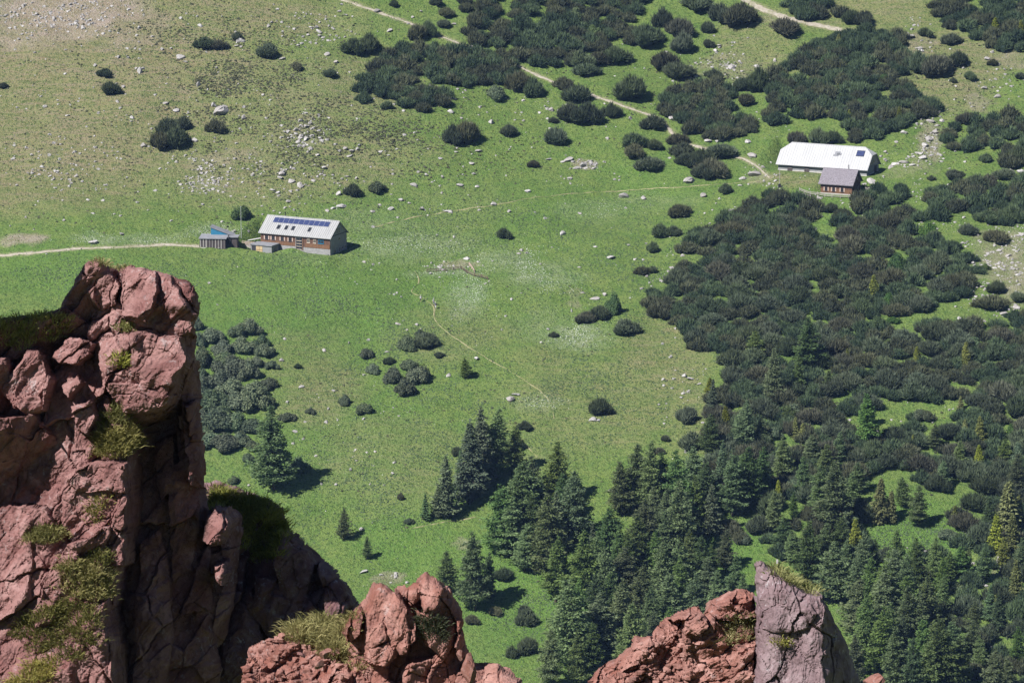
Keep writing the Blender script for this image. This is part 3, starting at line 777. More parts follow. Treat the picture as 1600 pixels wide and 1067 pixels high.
HOLES = [(1430, 524, 18, 20), (1135, 440, 20, 10), (1170, 450, 22, 12), (1128, 470, 18, 8), (1330, 594, 22, 7), (1410, 640, 60, 14), (1305, 630, 26, 8), (1365, 672, 34, 22), (1480, 640, 40, 14), (1480, 660, 26, 14), (1450, 690, 22, 30), (1390, 662, 40, 16), (1225, 690, 30, 12), (1110, 560, 40, 12), (1410, 770, 24, 12),
         (1405, 408, 20, 18), (1390, 476, 16, 14), (1450, 362, 18, 16), (1330, 405, 14, 6), (1455, 410, 14, 5), (1490, 400, 10, 8), (1200, 365, 14, 8), (1250, 378, 8, 10), (1530, 720, 12, 10), (1165, 460, 16, 6), (1290, 610, 16, 6), (1500, 606, 24, 8), (1310, 560, 14, 5), (1170, 500, 16, 6), (1380, 500, 8, 6), (1300, 330, 30, 8), (1345, 345, 14, 6)]
def in_poly(u, v, poly):
    c = np.zeros(len(u), bool); n = len(poly)
    for i in range(n):
        x0, y0 = poly[i]; x1, y1 = poly[(i + 1) % n]
        if y0 == y1: continue
        hit = ((y0 > v) != (y1 > v)) & (u < (x1 - x0) * (v - y0) / (y1 - y0) + x0)
        c ^= hit
    return c
TBOX = {t[1]: (np.array(t[0]).min(0), np.array(t[0]).max(0)) for t in THICKETS}
PENDT = []
thick = []        # candidates: x, y, z, width, height, phrase, u, v
r_th = np.random.default_rng(5)
for poly, phrase, dens in THICKETS:
    pa = np.array(poly); lo = pa.min(0); hi = pa.max(0)
    n = int((hi - lo).prod() / 5) + 60
    u = r_th.uniform(lo[0], hi[0], n); v = r_th.uniform(lo[1], hi[1], n)
    ok = in_poly(u, v, poly)
    for hu, hv, ru, rv in HOLES:
        ok &= (((u - hu) / ru) ** 2 + ((v - hv) / rv) ** 2) > 1
    ok &= fbm(u / 30, v / 17, 3, 41) > (-0.24 if len(pa) > 30 else -0.34)
    u = u[ok]; v = v[ok]
    P = cast(u, v); kept = []
    big = len(pa) > 25
    for i in range(len(P)):
        w = r_th.uniform(4.4, 8.2) if big else r_th.uniform(4.4, 7.4)
        sp = (0.40 if big else 0.46) * w / dens
        if all((P[i, 0] - k[0]) ** 2 + ((P[i, 1] - k[1]) * 0.9) ** 2 > ((sp + (0.40 if big else 0.46) * k[3] / dens) / 2 * 1.25) ** 2 for k in kept):
            kept.append((P[i, 0], P[i, 1], P[i, 2], w, w * (r_th.uniform(0.40, 0.58) if big else r_th.uniform(0.46, 0.68)), phrase, u[i], v[i]))
    thick += kept
thick.sort(key=lambda t: -t[3] * px_scale(np.array(t[:3])))
n_ind = max(0, 300 - used_pine)
st_M = []; st_V = []; st_T = []; st_A = []; st_n = 0
for i, (x, y, z, w, h, phrase, u, v) in enumerate(thick):
    if i < n_ind:
        o = link('mountain_pine_bush', PINE_ME[int(r_th.integers(0, 8))], loc=(x, y, z - 0.1 * h), rz=r_th.uniform(0, 6.28), scale=(w / 2 * 1.05, w / 2, h))
        lo_, hi_ = TBOX[phrase]
        fu = (u - lo_[0]) / (hi_[0] - lo_[0]); fv = (v - lo_[1]) / (hi_[1] - lo_[1])
        big = (hi_ - lo_).prod() > 60000
        if big: cell = ['top', 'upper', 'middle', 'lower', 'bottom'][min(4, int(fv * 5))] + ' ' + ['far left', 'left', 'central', 'right', 'far right'][min(4, int(fu * 5))]
        else: cell = ['upper', 'lower'][int(fv > .5)] + ' ' + ['left', 'central', 'right'][min(2, int(fu * 3))]
        tint = 'brownish' if o.data.materials[0] is M_PINE2 else 'dark'
        size = 'big' if w > 7 else 'mid-sized' if w > 5.6 else 'small'
        PENDT.append((o, f'{size} {tint} pine bush, {cell} of the {phrase}', u, 'mountain pines of the ' + phrase))
        o['category'] = 'bush'
    else:
        V, T, A = PINE_LO[int(r_th.integers(0, 6))]
        a = r_th.uniform(0, 6.28); ca, sa = math.cos(a), math.sin(a)
        W = np.stack([(V[:, 0] * ca - V[:, 1] * sa) * w / 2 * 1.05 + x, (V[:, 0] * sa + V[:, 1] * ca) * w / 2 + y, V[:, 2] * h + z - 0.1 * h], 1)
        st_V.append(W); st_T.append(T + st_n); st_A.append(A * r_th.uniform(0.30, 1.0)); st_n += len(V); st_M.append(np.full(len(T), int(r_th.random() < 0.4)))
if st_V:
    o = link('mountain_pine_thicket', mesh_np('mountain_pine_thicket', np.concatenate(st_V), tris=np.concatenate(st_T), mats=[M_PINE, M_PINE2], matidx=np.concatenate(st_M), attrs={'tone': np.concatenate(st_A)}))
    tag(o, 'dense dwarf pine growth filling the thickets between the larger bushes', 'thicket', kind='stuff')

_by = {}
for o, lab, u, g in PENDT: _by.setdefault(lab, []).append((u, o, g))
for lab, lst in _by.items():
    lst.sort(key=lambda t: t[0])
    for i, (u, o, g) in enumerate(lst):
        o['group'] = g; nn = len(lst)
        o['label'] = lab if nn == 1 else lab + (', left one' if i == 0 else ', right one' if i == nn - 1 else f', {ORD[min(i, 23)]} from left')
# ---- rounded alder bushes
ALDERS = [(573, 563, 29, 20), (582, 588, 27, 20), (540, 636, 25, 18), (568, 650, 36, 22), (485, 649, 19, 12), (448, 663, 34, 20), (636, 554, 36, 30), (656, 530, 26, 14), (640, 582, 36, 22), (615, 605, 36, 32), (655, 606, 54, 36), (632, 625, 42, 34),
          (466, 743, 42, 27), (388, 726, 24, 20), (366, 759, 22, 16), (639, 822, 19, 14), (390, 528, 54, 30), (377, 556, 46, 28), (412, 561, 42, 26), (316, 582, 42, 40), (365, 592, 70, 38), (401, 577, 32, 20), (390, 600, 46, 36), (362, 627, 66, 36), (314, 615, 44, 30), (334, 648, 66, 42),
          (396, 652, 60, 48), (337, 676, 76, 36), (397, 680, 50, 28), (350, 705, 64, 28), (394, 708, 32, 22), (308, 524, 24, 30), (310, 548, 30, 26), (590, 306, 34, 24), (775, 162, 38, 28), (320, 690, 40, 24), (420, 640, 30, 22), (350, 560, 44, 26), (330, 540, 50, 30), (345, 612, 56, 34), (372, 645, 56, 36), (320, 640, 50, 34), (372, 676, 56, 30), (420, 612, 36, 24), (352, 580, 50, 30), (310, 668, 50, 34), (330, 704, 56, 26), (375, 700, 44, 24), (425, 580, 28, 18), (400, 625, 44, 30), (372, 530, 40, 24), (310, 600, 40, 28), (410, 545, 36, 20), (346, 660, 44, 28),
          (1160, 852, 34, 20), (1180, 706, 40, 24), (1210, 690, 36, 22), (1225, 712, 30, 20), (1330, 680, 26, 16), (1300, 742, 36, 20), (1480, 848, 40, 24), (1240, 655, 40, 24), (1395, 600, 30, 12), (1520, 545, 30, 20), (1280, 516, 28, 16), (1440, 660, 40, 22), (1510, 735, 34, 24), (1590, 735, 30, 40), (1370, 905, 34, 24), (1490, 930, 36, 24), (1240, 770, 30, 26), (1330, 870, 26, 20)]
for i, (u, v, w, h) in enumerate(ALDERS):
    place_bush(ALDER_ME[i % 5], 'alder_bush', u, v, w, h, 'rounded grey-green leafy bush', 'rounded leafy bushes on the slopes')
BRIGHTS = [(377, 350, 40, 30), (1402, 432, 38, 36), (1388, 484, 30, 24), (1372, 522, 28, 30), (1450, 376, 36, 30), (1285, 112, 20, 18), (1380, 135, 26, 20), (1310, 522, 30, 18), (960, 500, 34, 38), (1395, 508, 26, 14), (1180, 350, 20, 14), (1540, 425, 22, 12), (1345, 165, 24, 12), (1230, 660, 40, 26), (1355, 740, 26, 16), (1580, 690, 20, 30), (1130, 925, 26, 18), (900, 40, 34, 26), (925, 60, 30, 22)]
for i, (u, v, w, h) in enumerate(BRIGHTS):
    place_bush(BRIGHT_ME[i % 3], 'leafy_bush', u, v, w, h, 'bright green broadleaf bush', 'bright green broadleaf bushes')

# ---- trees (column, foot row, height in photo pixels)
LARCHES = [(428, 764, 122), (537, 842, 46), (573, 873, 34), (727, 590, 30), (775, 745, 102), (805, 738, 72), (781, 866, 104), (812, 852, 126), (832, 800, 84), (871, 788, 94), (856, 908, 134), (820, 892, 72), (901, 846, 108), (884, 812, 70), (912, 950, 116), (950, 884, 86), (946, 955, 98), (890, 1046, 138), (905, 1072, 84),
           (742, 953, 118), (699, 926, 64), (762, 935, 70), (994, 792, 96), (1012, 802, 108), (973, 804, 80), (1021, 828, 66), (1058, 836, 128), (1080, 786, 84), (1058, 876, 120), (1089, 838, 92), (1145, 805, 92), (1166, 792, 92), (1131, 887, 58), (1038, 880, 80), (1000, 905, 96), (1030, 945, 100), (1062, 930, 84),
           (1095, 925, 84), (975, 945, 88), (968, 1010, 104), (1005, 985, 96), (940, 1030, 100), (925, 990, 90), (1045, 990, 92), (1085, 985, 86), (1120, 965, 70), (1150, 930, 60), (985, 1060, 110), (860, 1075, 90), (1140, 990, 60), (880, 990, 60), (1020, 1040, 84), (1075, 890, 60), (1110, 905, 54),
           (1301, 832, 106), (1283, 808, 78), (1260, 909, 92), (1305, 940, 90), (1285, 890, 70), (1240, 880, 50), (1434, 822, 62), (1462, 902, 60), (1511, 895, 38), (1537, 909, 58), (1335, 996, 92), (1360, 960, 86), (1385, 1000, 110), (1410, 960, 90), (1400, 905, 76), (1425, 1020, 100), (1459, 1050, 78), (1375, 1060, 110), (1400, 1080, 96), (1435, 930, 80), (1450, 985, 80), (1345, 1050, 80), (1530, 1044, 50), (1475, 1085, 110), (1500, 1075, 80), (1365, 900, 56), (1320, 905, 60), (1550, 1085, 70), (1425, 1090, 90), (1483, 905, 44),
           (1210, 627, 78), (1262, 578, 78), (1247, 612, 56), (1180, 556, 38), (1112, 710, 62), (1165, 698, 70), (1356, 692, 74), (1295, 614, 34), (1290, 745, 50), (1270, 720, 40), (1190, 690, 40), (1590, 770, 60), (1355, 665, 40), (1570, 720, 34), (1240, 810, 40), (1600, 900, 60), (800, 870, 90), (838, 870, 96), (868, 940, 100), (845, 830, 80), (930, 925, 84), (965, 905, 80), (1010, 870, 84), (1045, 855, 90), (1075, 850, 80), (1025, 915, 80), (985, 925, 84), (1060, 960, 84), (1105, 950, 76), (1015, 1010, 90), (955, 985, 90), (900, 1010, 100), (1050, 1030, 80), (1090, 1020, 80), (1035, 790, 80), (1100, 800, 76), (875, 1030, 90), (925, 1065, 90), (1160, 960, 60), (1345, 945, 80), (1378, 965, 86), (1395, 940, 80), (1355, 1020, 90), (1415, 990, 90), (1390, 1045, 96), (1440, 1060, 90), (1345, 905, 70), (1335, 1075, 80), (1470, 960, 60), (1450, 1090, 90), (1490, 1040, 70), (1520, 990, 50), (1575, 1085, 60), (1310, 880, 70), (1225, 860, 50), (1395, 1000, 90), (1210, 830, 60), (1190, 770, 70), (1225, 745, 60), (1255, 775, 60), (1330, 790, 50), (1410, 790, 44), (1475, 760, 40), (1500, 900, 46), (1560, 990, 60), (1520, 1030, 60), (1590, 1040, 60), (1470, 930, 60), (1545, 830, 50), (1430, 880, 40), (1310, 720, 44), (1340, 770, 46), (1500, 730, 40), (1460, 700, 36)]
SPRUCES = [(752, 756, 118), (734, 777, 118), (698, 806, 92), (683, 808, 50), (665, 812, 40), (1107, 836, 78), (1113, 652, 58), (720, 765, 60), (1440, 999, 74), (1547, 969, 56), (1290, 935, 60), (870, 860, 90), (925, 905, 84), (1320, 850, 50), (1130, 760, 70), (1410, 1050, 84)]
YOUNGS = [(1373, 815, 66), (1389, 813, 46), (1339, 857, 46), (1493, 815, 26), (1575, 832, 78), (1556, 860, 54), (1581, 864, 58), (1587, 935, 60), (1134, 667, 32), (1243, 684, 32), (1256, 687, 26), (1507, 572, 38), (1432, 568, 26), (1324, 565, 20), (1508, 679, 24), (1533, 687, 36), (1530, 729, 34), (1425, 699, 20), (1405, 192, 24), (1310, 74, 20), (1327, 188, 16), (1344, 184, 14), (1595, 55, 22), (1553, 50, 22), (1215, 785, 34), (1310, 143, 12), (1365, 465, 34), (1555, 960, 30), (1590, 820, 44), (1107, 612, 22), (1500, 640, 22), (1568, 880, 40)]
STEMS = {'larch': ['small larch', 'larch', 'tall larch'], 'spruce': ['small dark spruce', 'dark spruce', 'tall dark spruce'], 'young': ['small yellow-green spruce', 'yellow-green spruce', 'tall yellow-green spruce']}
r_tr = np.random.default_rng(11)
for kind, lst in (('larch', LARCHES), ('spruce', SPRUCES), ('young', YOUNGS)):
    P = cast([t[0] for t in lst], [t[1] for t in lst])
    for i, (u, v, h) in enumerate(lst):
        s = px_scale(P[i]); Hm = h / s / math.cos(math.radians(13.5)) * 1.03
        ref = 16.0 if kind != 'young' else 8.0
        tr_me, cr_me = TREE_ME[kind][int(r_tr.integers(0, len(TREE_ME[kind])))]
        sc = Hm / ref
        wd = sc * r_tr.uniform(0.78, 1.22) * (1.0 if h > 50 else 1.15)
        nm = {'larch': 'larch_tree', 'spruce': 'spruce_tree', 'young': 'young_spruce_tree'}[kind]
        e = link(nm, None, loc=(P[i, 0], P[i, 1], ground_z(P[i, 0:1], P[i, 1:2])[0] - 0.05), rz=r_tr.uniform(0, 6.28), scale=(wd, wd, sc))
        e.empty_display_size = 0.5
        e['category'] = 'tree'
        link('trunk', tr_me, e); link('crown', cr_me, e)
        size = 0 if Hm < 7 else (1 if Hm < 14 else 2)
        if u == 428 and v == 764:
            tag(e, 'lone tall larch casting its shadow beside the alder thicket', group='larches on the slope')
        else:
            later(e, STEMS[kind][size], u, v - h / 2, {'larch': 'larches on the slope', 'spruce': 'dark spruces on the slope', 'young': 'yellow-green young spruces'}[kind])
# ------------------------------------------------------------------ stones on the meadow
def limestone(name, c1, c2, dark):
    m, nt, b = new_mat(name, 0.9, 0.15); v = objco(nt)
    oi = N(nt, 'ShaderNodeObjectInfo').outputs['Random']
    n1 = noise_node(nt, v, 1.6, 5, 0.65, 0.6); n2 = noise_node(nt, v, 5.0, 3, 0.6)
    c = mixc(nt, ramp(nt, n1, 0.35, 0.62), c1, c2)
    c = mixc(nt, math_n(nt, 'MULTIPLY', ramp(nt, n2, 0.54, 0.66), 0.7), c, dark)
    c = mixc(nt, math_n(nt, 'MULTIPLY', oi, 0.75), c, (0.24, 0.215, 0.20))
    nt.links.new(c, b.inputs['Base Color']); bump(nt, b, n1, 0.6, 0.25); return m
M_LIME = limestone('pale_limestone', (0.27, 0.25, 0.24), (0.46, 0.44, 0.43), (0.11, 0.10, 0.095))
def stone_mesh(seed, nu=11, nv=8, cuts=16):
    r = np.random.default_rng(seed)
    V, T = sphere(np.zeros(3), np.ones(3), nu, nv)
    V = V + r.normal(size=V.shape) * 0.07
    for _ in range(cuts):                       # cleave flat faces
        n = unit(r.normal(size=3)); d = r.uniform(0.38, 0.8)
        e = V @ n - d
        V = V - np.clip(e, 0, None)[:, None] * n
    V[:, 2] *= r.uniform(0.65, 0.95); V[:, 0] *= r.uniform(0.8, 1.2)
    return V, T
STONES = [stone_mesh(500 + i) for i in range(10)]
STONE_ME = [mesh_np('boulder', V, tris=T, mats=[M_LIME]) for V, T in STONES]
PEB = [stone_mesh(540 + i, 5, 4, 4) for i in range(8)]
# (column, row, width, height in photo pixels) of stones one can pick out
BOULDERS = [(343, 176, 30, 18), (334, 166, 18, 12), (352, 168, 14, 12), (380, 186, 11, 14), (283, 90, 20, 16), (290, 97, 10, 6), (219, 114, 12, 16), (213, 108, 8, 8), (224, 108, 8, 8), (310, 134, 9, 14), (185, 90, 10, 8), (148, 103, 9, 6), (169, 112, 10, 7), (182, 131, 7, 5), (193, 137, 11, 8), (207, 185, 10, 8), (225, 228, 16, 10), (95, 226, 9, 7), (70, 167, 10, 7), (105, 181, 9, 4),
            (259, 162, 12, 6), (275, 174, 14, 8), (184, 160, 10, 8), (188, 170, 8, 6), (303, 220, 12, 8), (161, 314, 8, 6), (40, 340, 8, 6), (100, 345, 6, 6), (190, 366, 14, 9), (145, 380, 22, 9), (98, 297, 7, 5), (137, 313, 8, 4), (145, 334, 8, 4), (42, 232, 7, 5), (50, 243, 8, 6), (60, 248, 8, 5), (66, 262, 8, 6), (90, 268, 8, 5), (105, 272, 9, 6), (118, 276, 9, 6), (128, 284, 8, 6), (62, 273, 7, 5), (85, 280, 8, 5), (111, 286, 8, 4), (36, 10, 12, 8), (58, 23, 10, 8), (85, 30, 10, 9), (15, 45, 8, 6), (130, 45, 8, 6), (30, 62, 8, 5), (110, 8, 9, 6),
            (313, 42, 10, 7), (218, 44, 8, 6), (254, 78, 8, 6), (376, 65, 16, 12), (370, 72, 10, 5), (377, 74, 8, 5), (419, 42, 9, 7), (425, 36, 7, 5), (482, 55, 9, 6), (494, 44, 12, 8), (498, 50, 14, 8), (500, 57, 12, 8), (485, 43, 9, 6), (505, 60, 8, 5), (510, 86, 12, 9), (524, 98, 12, 8), (466, 72, 8, 6), (441, 92, 16, 7), (533, 8, 10, 5), (530, 18, 12, 7), (540, 24, 8, 5), (588, 18, 14, 8), (608, 48, 12, 7), (570, 70, 8, 6), (645, 28, 8, 6), (658, 18, 8, 5), (709, 38, 8, 6), (668, 38, 14, 8), (738, 75, 14, 7),
            (470, 190, 12, 9), (478, 198, 12, 8), (484, 194, 9, 8), (462, 204, 10, 10), (470, 213, 12, 10), (477, 218, 12, 10), (466, 222, 14, 10), (490, 200, 8, 6), (498, 205, 8, 7), (500, 216, 10, 8), (475, 229, 12, 6), (486, 234, 10, 7), (496, 243, 14, 5), (540, 233, 10, 8), (550, 236, 12, 8), (558, 234, 9, 7), (562, 228, 8, 5), (546, 244, 14, 6), (595, 237, 12, 4), (508, 262, 14, 8), (440, 272, 16, 10), (437, 278, 12, 7), (455, 285, 14, 9), (468, 291, 16, 10), (490, 283, 12, 7), (542, 276, 14, 5), (556, 280, 8, 8), (425, 297, 12, 7), (434, 302, 10, 6), (450, 315, 18, 6), (528, 304, 14, 10), (535, 323, 22, 10), (520, 326, 10, 7), (512, 330, 12, 7), (583, 331, 14, 5), (610, 327, 14, 8), (626, 313, 14, 6), (640, 318, 8, 5),
            (648, 291, 14, 8), (688, 248, 12, 7), (748, 236, 14, 8), (736, 255, 14, 4), (740, 272, 10, 4), (667, 274, 9, 7), (692, 277, 8, 6), (718, 290, 18, 9), (690, 302, 9, 5), (770, 320, 18, 8), (661, 327, 14, 4), (745, 292, 12, 5), (768, 193, 14, 12), (736, 196, 12, 7), (704, 176, 12, 8), (722, 186, 8, 5), (700, 330, 18, 5), (705, 333, 8, 6), (748, 329, 10, 5), (795, 331, 10, 6),
            (861, 173, 10, 12), (843, 177, 8, 6), (887, 250, 18, 10), (858, 249, 12, 6), (890, 280, 12, 7), (949, 217, 10, 6), (985, 186, 14, 9), (977, 308, 20, 10), (1006, 310, 14, 10), (824, 300, 14, 8), (906, 334, 10, 5), (880, 366, 12, 8), (880, 253, 10, 6), (912, 259, 14, 9), (900, 263, 12, 6), (925, 257, 10, 6), (1050, 185, 16, 10), (1047, 178, 8, 6), (1054, 216, 18, 9), (1075, 283, 24, 12), (1099, 307, 14, 12), (1175, 244, 22, 10), (1168, 223, 18, 8), (1160, 280, 14, 14), (1182, 273, 26, 9), (1192, 262, 8, 8), (1157, 290, 10, 6), (1107, 221, 16, 7), (1120, 222, 10, 6),
            (1143, 107, 16, 10), (1160, 112, 10, 6), (1155, 97, 10, 6), (1182, 105, 12, 7), (1118, 80, 10, 6), (1125, 72, 12, 6), (1087, 120, 12, 10), (1085, 124, 8, 6), (1130, 133, 22, 5), (1211, 96, 7, 16), (1214, 155, 8, 8), (1537, 138, 16, 9), (1545, 64, 20, 8), (1543, 92, 14, 9), (1553, 98, 10, 6), (1423, 58, 18, 8), (1436, 76, 22, 9), (1440, 80, 14, 7), (1580, 268, 14, 10), (1595, 270, 14, 12), (1526, 183, 12, 8), (1560, 152, 14, 8),
            (1453, 190, 16, 8), (1464, 197, 14, 8), (1472, 190, 12, 8), (1460, 208, 16, 10), (1452, 218, 16, 10), (1445, 228, 18, 9), (1468, 176, 8, 10), (1400, 257, 22, 10), (1412, 254, 24, 12), (1424, 258, 14, 7), (1392, 262, 14, 8), (1440, 247, 18, 8), (1435, 240, 12, 7), (1360, 284, 20, 8), (1366, 287, 12, 6), (1350, 288, 8, 6), (1412, 208, 14, 10), (1400, 222, 10, 6), (1383, 238, 10, 5),
            (945, 461, 9, 13), (929, 467, 16, 9), (800, 468, 8, 5), (729, 405, 14, 8), (758, 444, 6, 7), (764, 440, 6, 4), (815, 392, 10, 8), (811, 397, 8, 4), (880, 365, 14, 8), (910, 458, 9, 6), (893, 487, 5, 10), (955, 402, 22, 7), (905, 418, 8, 6), (930, 386, 10, 5), (687, 418, 14, 5), (620, 458, 6, 5), (745, 560, 12, 5), (700, 587, 12, 6), (651, 508, 10, 6), (636, 516, 8, 5), (622, 506, 12, 5), (569, 410, 8, 6), (580, 422, 5, 5),
            (797, 625, 22, 12), (806, 617, 14, 9), (928, 657, 14, 10), (935, 657, 8, 5), (953, 766, 14, 8), (461, 675, 11, 8), (445, 530, 9, 8), (439, 564, 8, 8), (509, 660, 14, 8), (513, 640, 8, 8), (522, 611, 9, 6), (470, 605, 10, 6), (547, 735, 8, 9), (502, 757, 6, 14), (525, 758, 7, 7), (616, 723, 9, 8), (614, 740, 8, 6), (578, 757, 6, 5), (600, 758, 5, 4), (389, 759, 6, 6), (565, 827, 12, 14), (568, 893, 14, 8), (605, 550, 10, 6), (507, 548, 12, 7), (545, 537, 6, 8),
            (1080, 592, 16, 8), (1092, 600, 8, 5), (1070, 588, 18, 9), (1067, 615, 10, 7), (1074, 650, 8, 6), (1098, 660, 9, 5), (1050, 420, 12, 10), (1035, 440, 14, 7), (1010, 432, 8, 6), (1066, 400, 12, 7), (1045, 425, 10, 6), (1205, 357, 8, 8), (1215, 880, 6, 14), (1222, 860, 7, 10), (1204, 792, 8, 14), (1310, 560, 14, 7), (1303, 562, 10, 6), (1560, 880, 8, 26), (1566, 893, 10, 22), (1598, 870, 10, 10), (1573, 900, 8, 8), (1590, 955, 14, 8), (1548, 1010, 8, 7), (1555, 1022, 8, 5), (1445, 862, 12, 6), (1418, 856, 6, 4), (1520, 412, 8, 8), (1575, 400, 12, 8), (1595, 368, 12, 7), (1560, 392, 10, 5), (1590, 430, 12, 6), (1570, 490, 22, 10), (1588, 482, 18, 10), (1498, 498, 10, 6), (1535, 448, 12, 6), (1528, 368, 6, 9), (1320, 770, 8, 6), (1385, 725, 10, 6), (1420, 490, 12, 8)]
BOULDERS = BOULDERS[:299]
PB = cast([b[0] for b in BOULDERS], [b[1] for b in BOULDERS])
r_st = np.random.default_rng(21)
for i, (u, v, w, h) in enumerate(BOULDERS):
    s = px_scale(PB[i]); wm = w / s; hm = h / s
    o = link('boulder', STONE_ME[int(r_st.integers(0, 10))], loc=(PB[i, 0], PB[i, 1], ground_z(PB[i, 0:1], PB[i, 1:2])[0] + hm * 0.06))
    o.rotation_euler = (r_st.uniform(-.25, .25), r_st.uniform(-.25, .25), r_st.uniform(0, 6.28))
    o.scale = (wm * 0.50, wm * 0.44, hm * 0.62)
    o['category'] = 'stone'
    later(o, 'small pale limestone boulder' if max(w, h) < 11 else 'pale limestone boulder' if max(w, h) < 20 else 'large pale limestone outcrop', u, v, 'pale limestone boulders on the meadow')

# smaller stones nobody would count: one object
def scatter_px(n, boxes, r):
    """boxes: (u, v, ru, rv, weight) soft ellipses"""
    wsum = np.array([b[4] for b in boxes], float); k = r.choice(len(boxes), n, p=wsum / wsum.sum())
    b = np.array(boxes)[k]
    return b[:, 0] + r.normal(size=n) * b[:, 2] * 0.55, b[:, 1] + r.normal(size=n) * b[:, 3] * 0.55
boxes = [(260, 170, 420, 220, 24), (80, 20, 130, 50, 20), (90, 255, 80, 45, 5), (480, 210, 40, 40, 4), (340, 260, 80, 35, 4), (320, 285, 40, 20, 3), (490, 50, 60, 30, 3), (470, 285, 70, 40, 3), (800, 280, 420, 90, 5), (1140, 105, 60, 40, 7), (1455, 215, 40, 45, 6), (1570, 400, 60, 60, 12), (1560, 470, 60, 40, 6), (1200, 275, 40, 14, 2),
         (1420, 260, 70, 25, 4), (1540, 110, 70, 70, 4), (1435, 60, 30, 30, 3), (860, 170, 60, 30, 2), (700, 450, 260, 110, 2), (1070, 600, 40, 80, 3), (1400, 640, 160, 120, 3), (1560, 920, 60, 90, 3), (915, 257, 26, 9, 3), (700, 420, 40, 8, 2), (600, 905, 40, 18, 0.7), (520, 650, 160, 110, 2), (1030, 420, 50, 40, 2), (1210, 150, 18, 60, 2), (960, 130, 200, 60, 3), (1190, 340, 120, 40, 2), (1450, 330, 120, 50, 4), (640, 120, 120, 60, 3), (1350, 310, 60, 20, 1)]
def stuff_stones(n, boxes, smin, smax, seed):
    r = np.random.default_rng(seed)
    u, v = scatter_px(n, boxes, r)
    ok = (u > -20) & (u < 1620) & (v > -15) & (v < 1080)
    ok &= (fbm(u / 26, v / 13, 4, 61, 0.65) + 0.25 * r.normal(size=len(u))) > 0.06
    P = cast(u[ok], v[ok])
    Vs = []; Ts = []; c = 0
    sz = smin + (smax - smin) * r.random(len(P)) ** 4.5
    for p, s in zip(P, sz):
        V, T = PEB[int(r.integers(0, 8))]
        a = r.random() * 6.28; ca, sa = math.cos(a), math.sin(a)
        Vs.append(np.stack([(V[:, 0] * ca - V[:, 1] * sa) * s + p[0], (V[:, 0] * sa + V[:, 1] * ca) * s + p[1], V[:, 2] * s * 0.8 + p[2] + s * 0.05], 1)); Ts.append(T + c); c += len(V)
    return np.concatenate(Vs), np.concatenate(Ts)
V, T = stuff_stones(21000, boxes, 0.08, 0.75, 31)
o = link('scattered_stones', mesh_np('scattered_stones', V, tris=T, mats=[M_LIME]))
tag(o, 'small pale stones strewn over the slopes', 'stones', kind='stuff')

# low heath tussocks and meadow herbs: one object each
def stuff_tufts(name, n, boxes, mat, wlo, whi, hlo, hhi, seed, label, cat, sides=3, uniform=False, lean=0.3, gate=None):
    r = np.random.default_rng(seed)
    if uniform: u, v = r.uniform(-15, 1615, n), r.uniform(-10, 1080, n)
    else: u, v = scatter_px(n, boxes, r)
    ok = (u > -20) & (u < 1620) & (v > -15) & (v < 1080)
    if gate is not None: ok &= (fbm(u / 42, v / 22, 4, seed + 5, 0.6) + 0.22 * r.normal(size=len(u))) > gate
    P = cast(u[ok], v[ok]); m = len(P)
    D = unit(np.concatenate([r.normal(size=(m, 2)) * lean, np.ones((m, 1))], 1))
    P[:, 2] -= 0.03
    V, T = spikes(P, D, r.uniform(wlo, whi, m), r.uniform(hlo, hhi, m), r, sides)
    tone = np.repeat(r.random(m), sides + 1)
    o = link(name, mesh_np(name, V, tris=T, mats=[mat], attrs={'tone': tone}))
    tag(o, label, cat, kind='stuff')
heath = [(400, 110, 160, 80, 10), (450, 230, 160, 90, 7), (300, 60, 200, 60, 5), (560, 210, 120, 50, 6), (330, 130, 80, 60, 5), (650, 250, 200, 60, 3), (800, 140, 300, 90, 3), (1480, 150, 120, 100, 4), (700, 600, 300, 200, 2), (200, 250, 240, 110, 5), (1100, 120, 100, 60, 2), (1400, 560, 200, 160, 3)]
M_HERB = leaf_mat('meadow_herbs', (0.046, 0.100, 0.018), (0.130, 0.200, 0.055), huevar=0.0, trans=0.2)
stuff_tufts('heath_tussocks', 17000, heath, M_HEATH, 0.16, 0.55, 0.12, 0.42, 41, 'low dark heath tussocks dotted over the slopes', 'heath', 5, gate=0.02)
stuff_tufts('meadow_herbs', 130000, None, M_HERB, 0.08, 0.26, 0.10, 0.40, 43, 'taller grass and herbs growing all over the meadow', 'grass', 3, True, gate=-0.02)
M_SEDGE = leaf_mat('dark_sedge', (0.022, 0.045, 0.014), (0.055, 0.085, 0.028), huevar=0.0, trans=0.1)
sedge = [(530, 470, 90, 50, 1), (420, 440, 120, 50, 3), (700, 640, 160, 80, 3), (560, 760, 160, 90, 4), (930, 600, 140, 90, 4), (800, 350, 300, 60, 4), (600, 540, 120, 60, 3), (1000, 420, 120, 80, 3), (150, 430, 160, 30, 3), (800, 520, 500, 260, 8), (1420, 840, 80, 40, 2), (850, 960, 80, 60, 2)]
stuff_tufts('dark_sedge', 30000, sedge, M_SEDGE, 0.12, 0.34, 0.16, 0.42, 44, 'dark sedge tufts dotted through the green meadow', 'sedge', 4, gate=0.0)
M_FLOWER = plain('white_blossom', (0.55, 0.56, 0.52), 0.8, 0.1, var=0.2)
fl = [(735, 465, 34, 30, 8), (800, 405, 70, 24, 8), (850, 432, 60, 26, 6), (640, 385, 110, 22, 6), (905, 520, 50, 22, 6), (200, 374, 100, 8, 6), (330, 362, 46, 14, 3), (840, 630, 36, 16, 2), (940, 325, 90, 20, 3), (700, 440, 400, 60, 5), (600, 700, 260, 140, 2)]
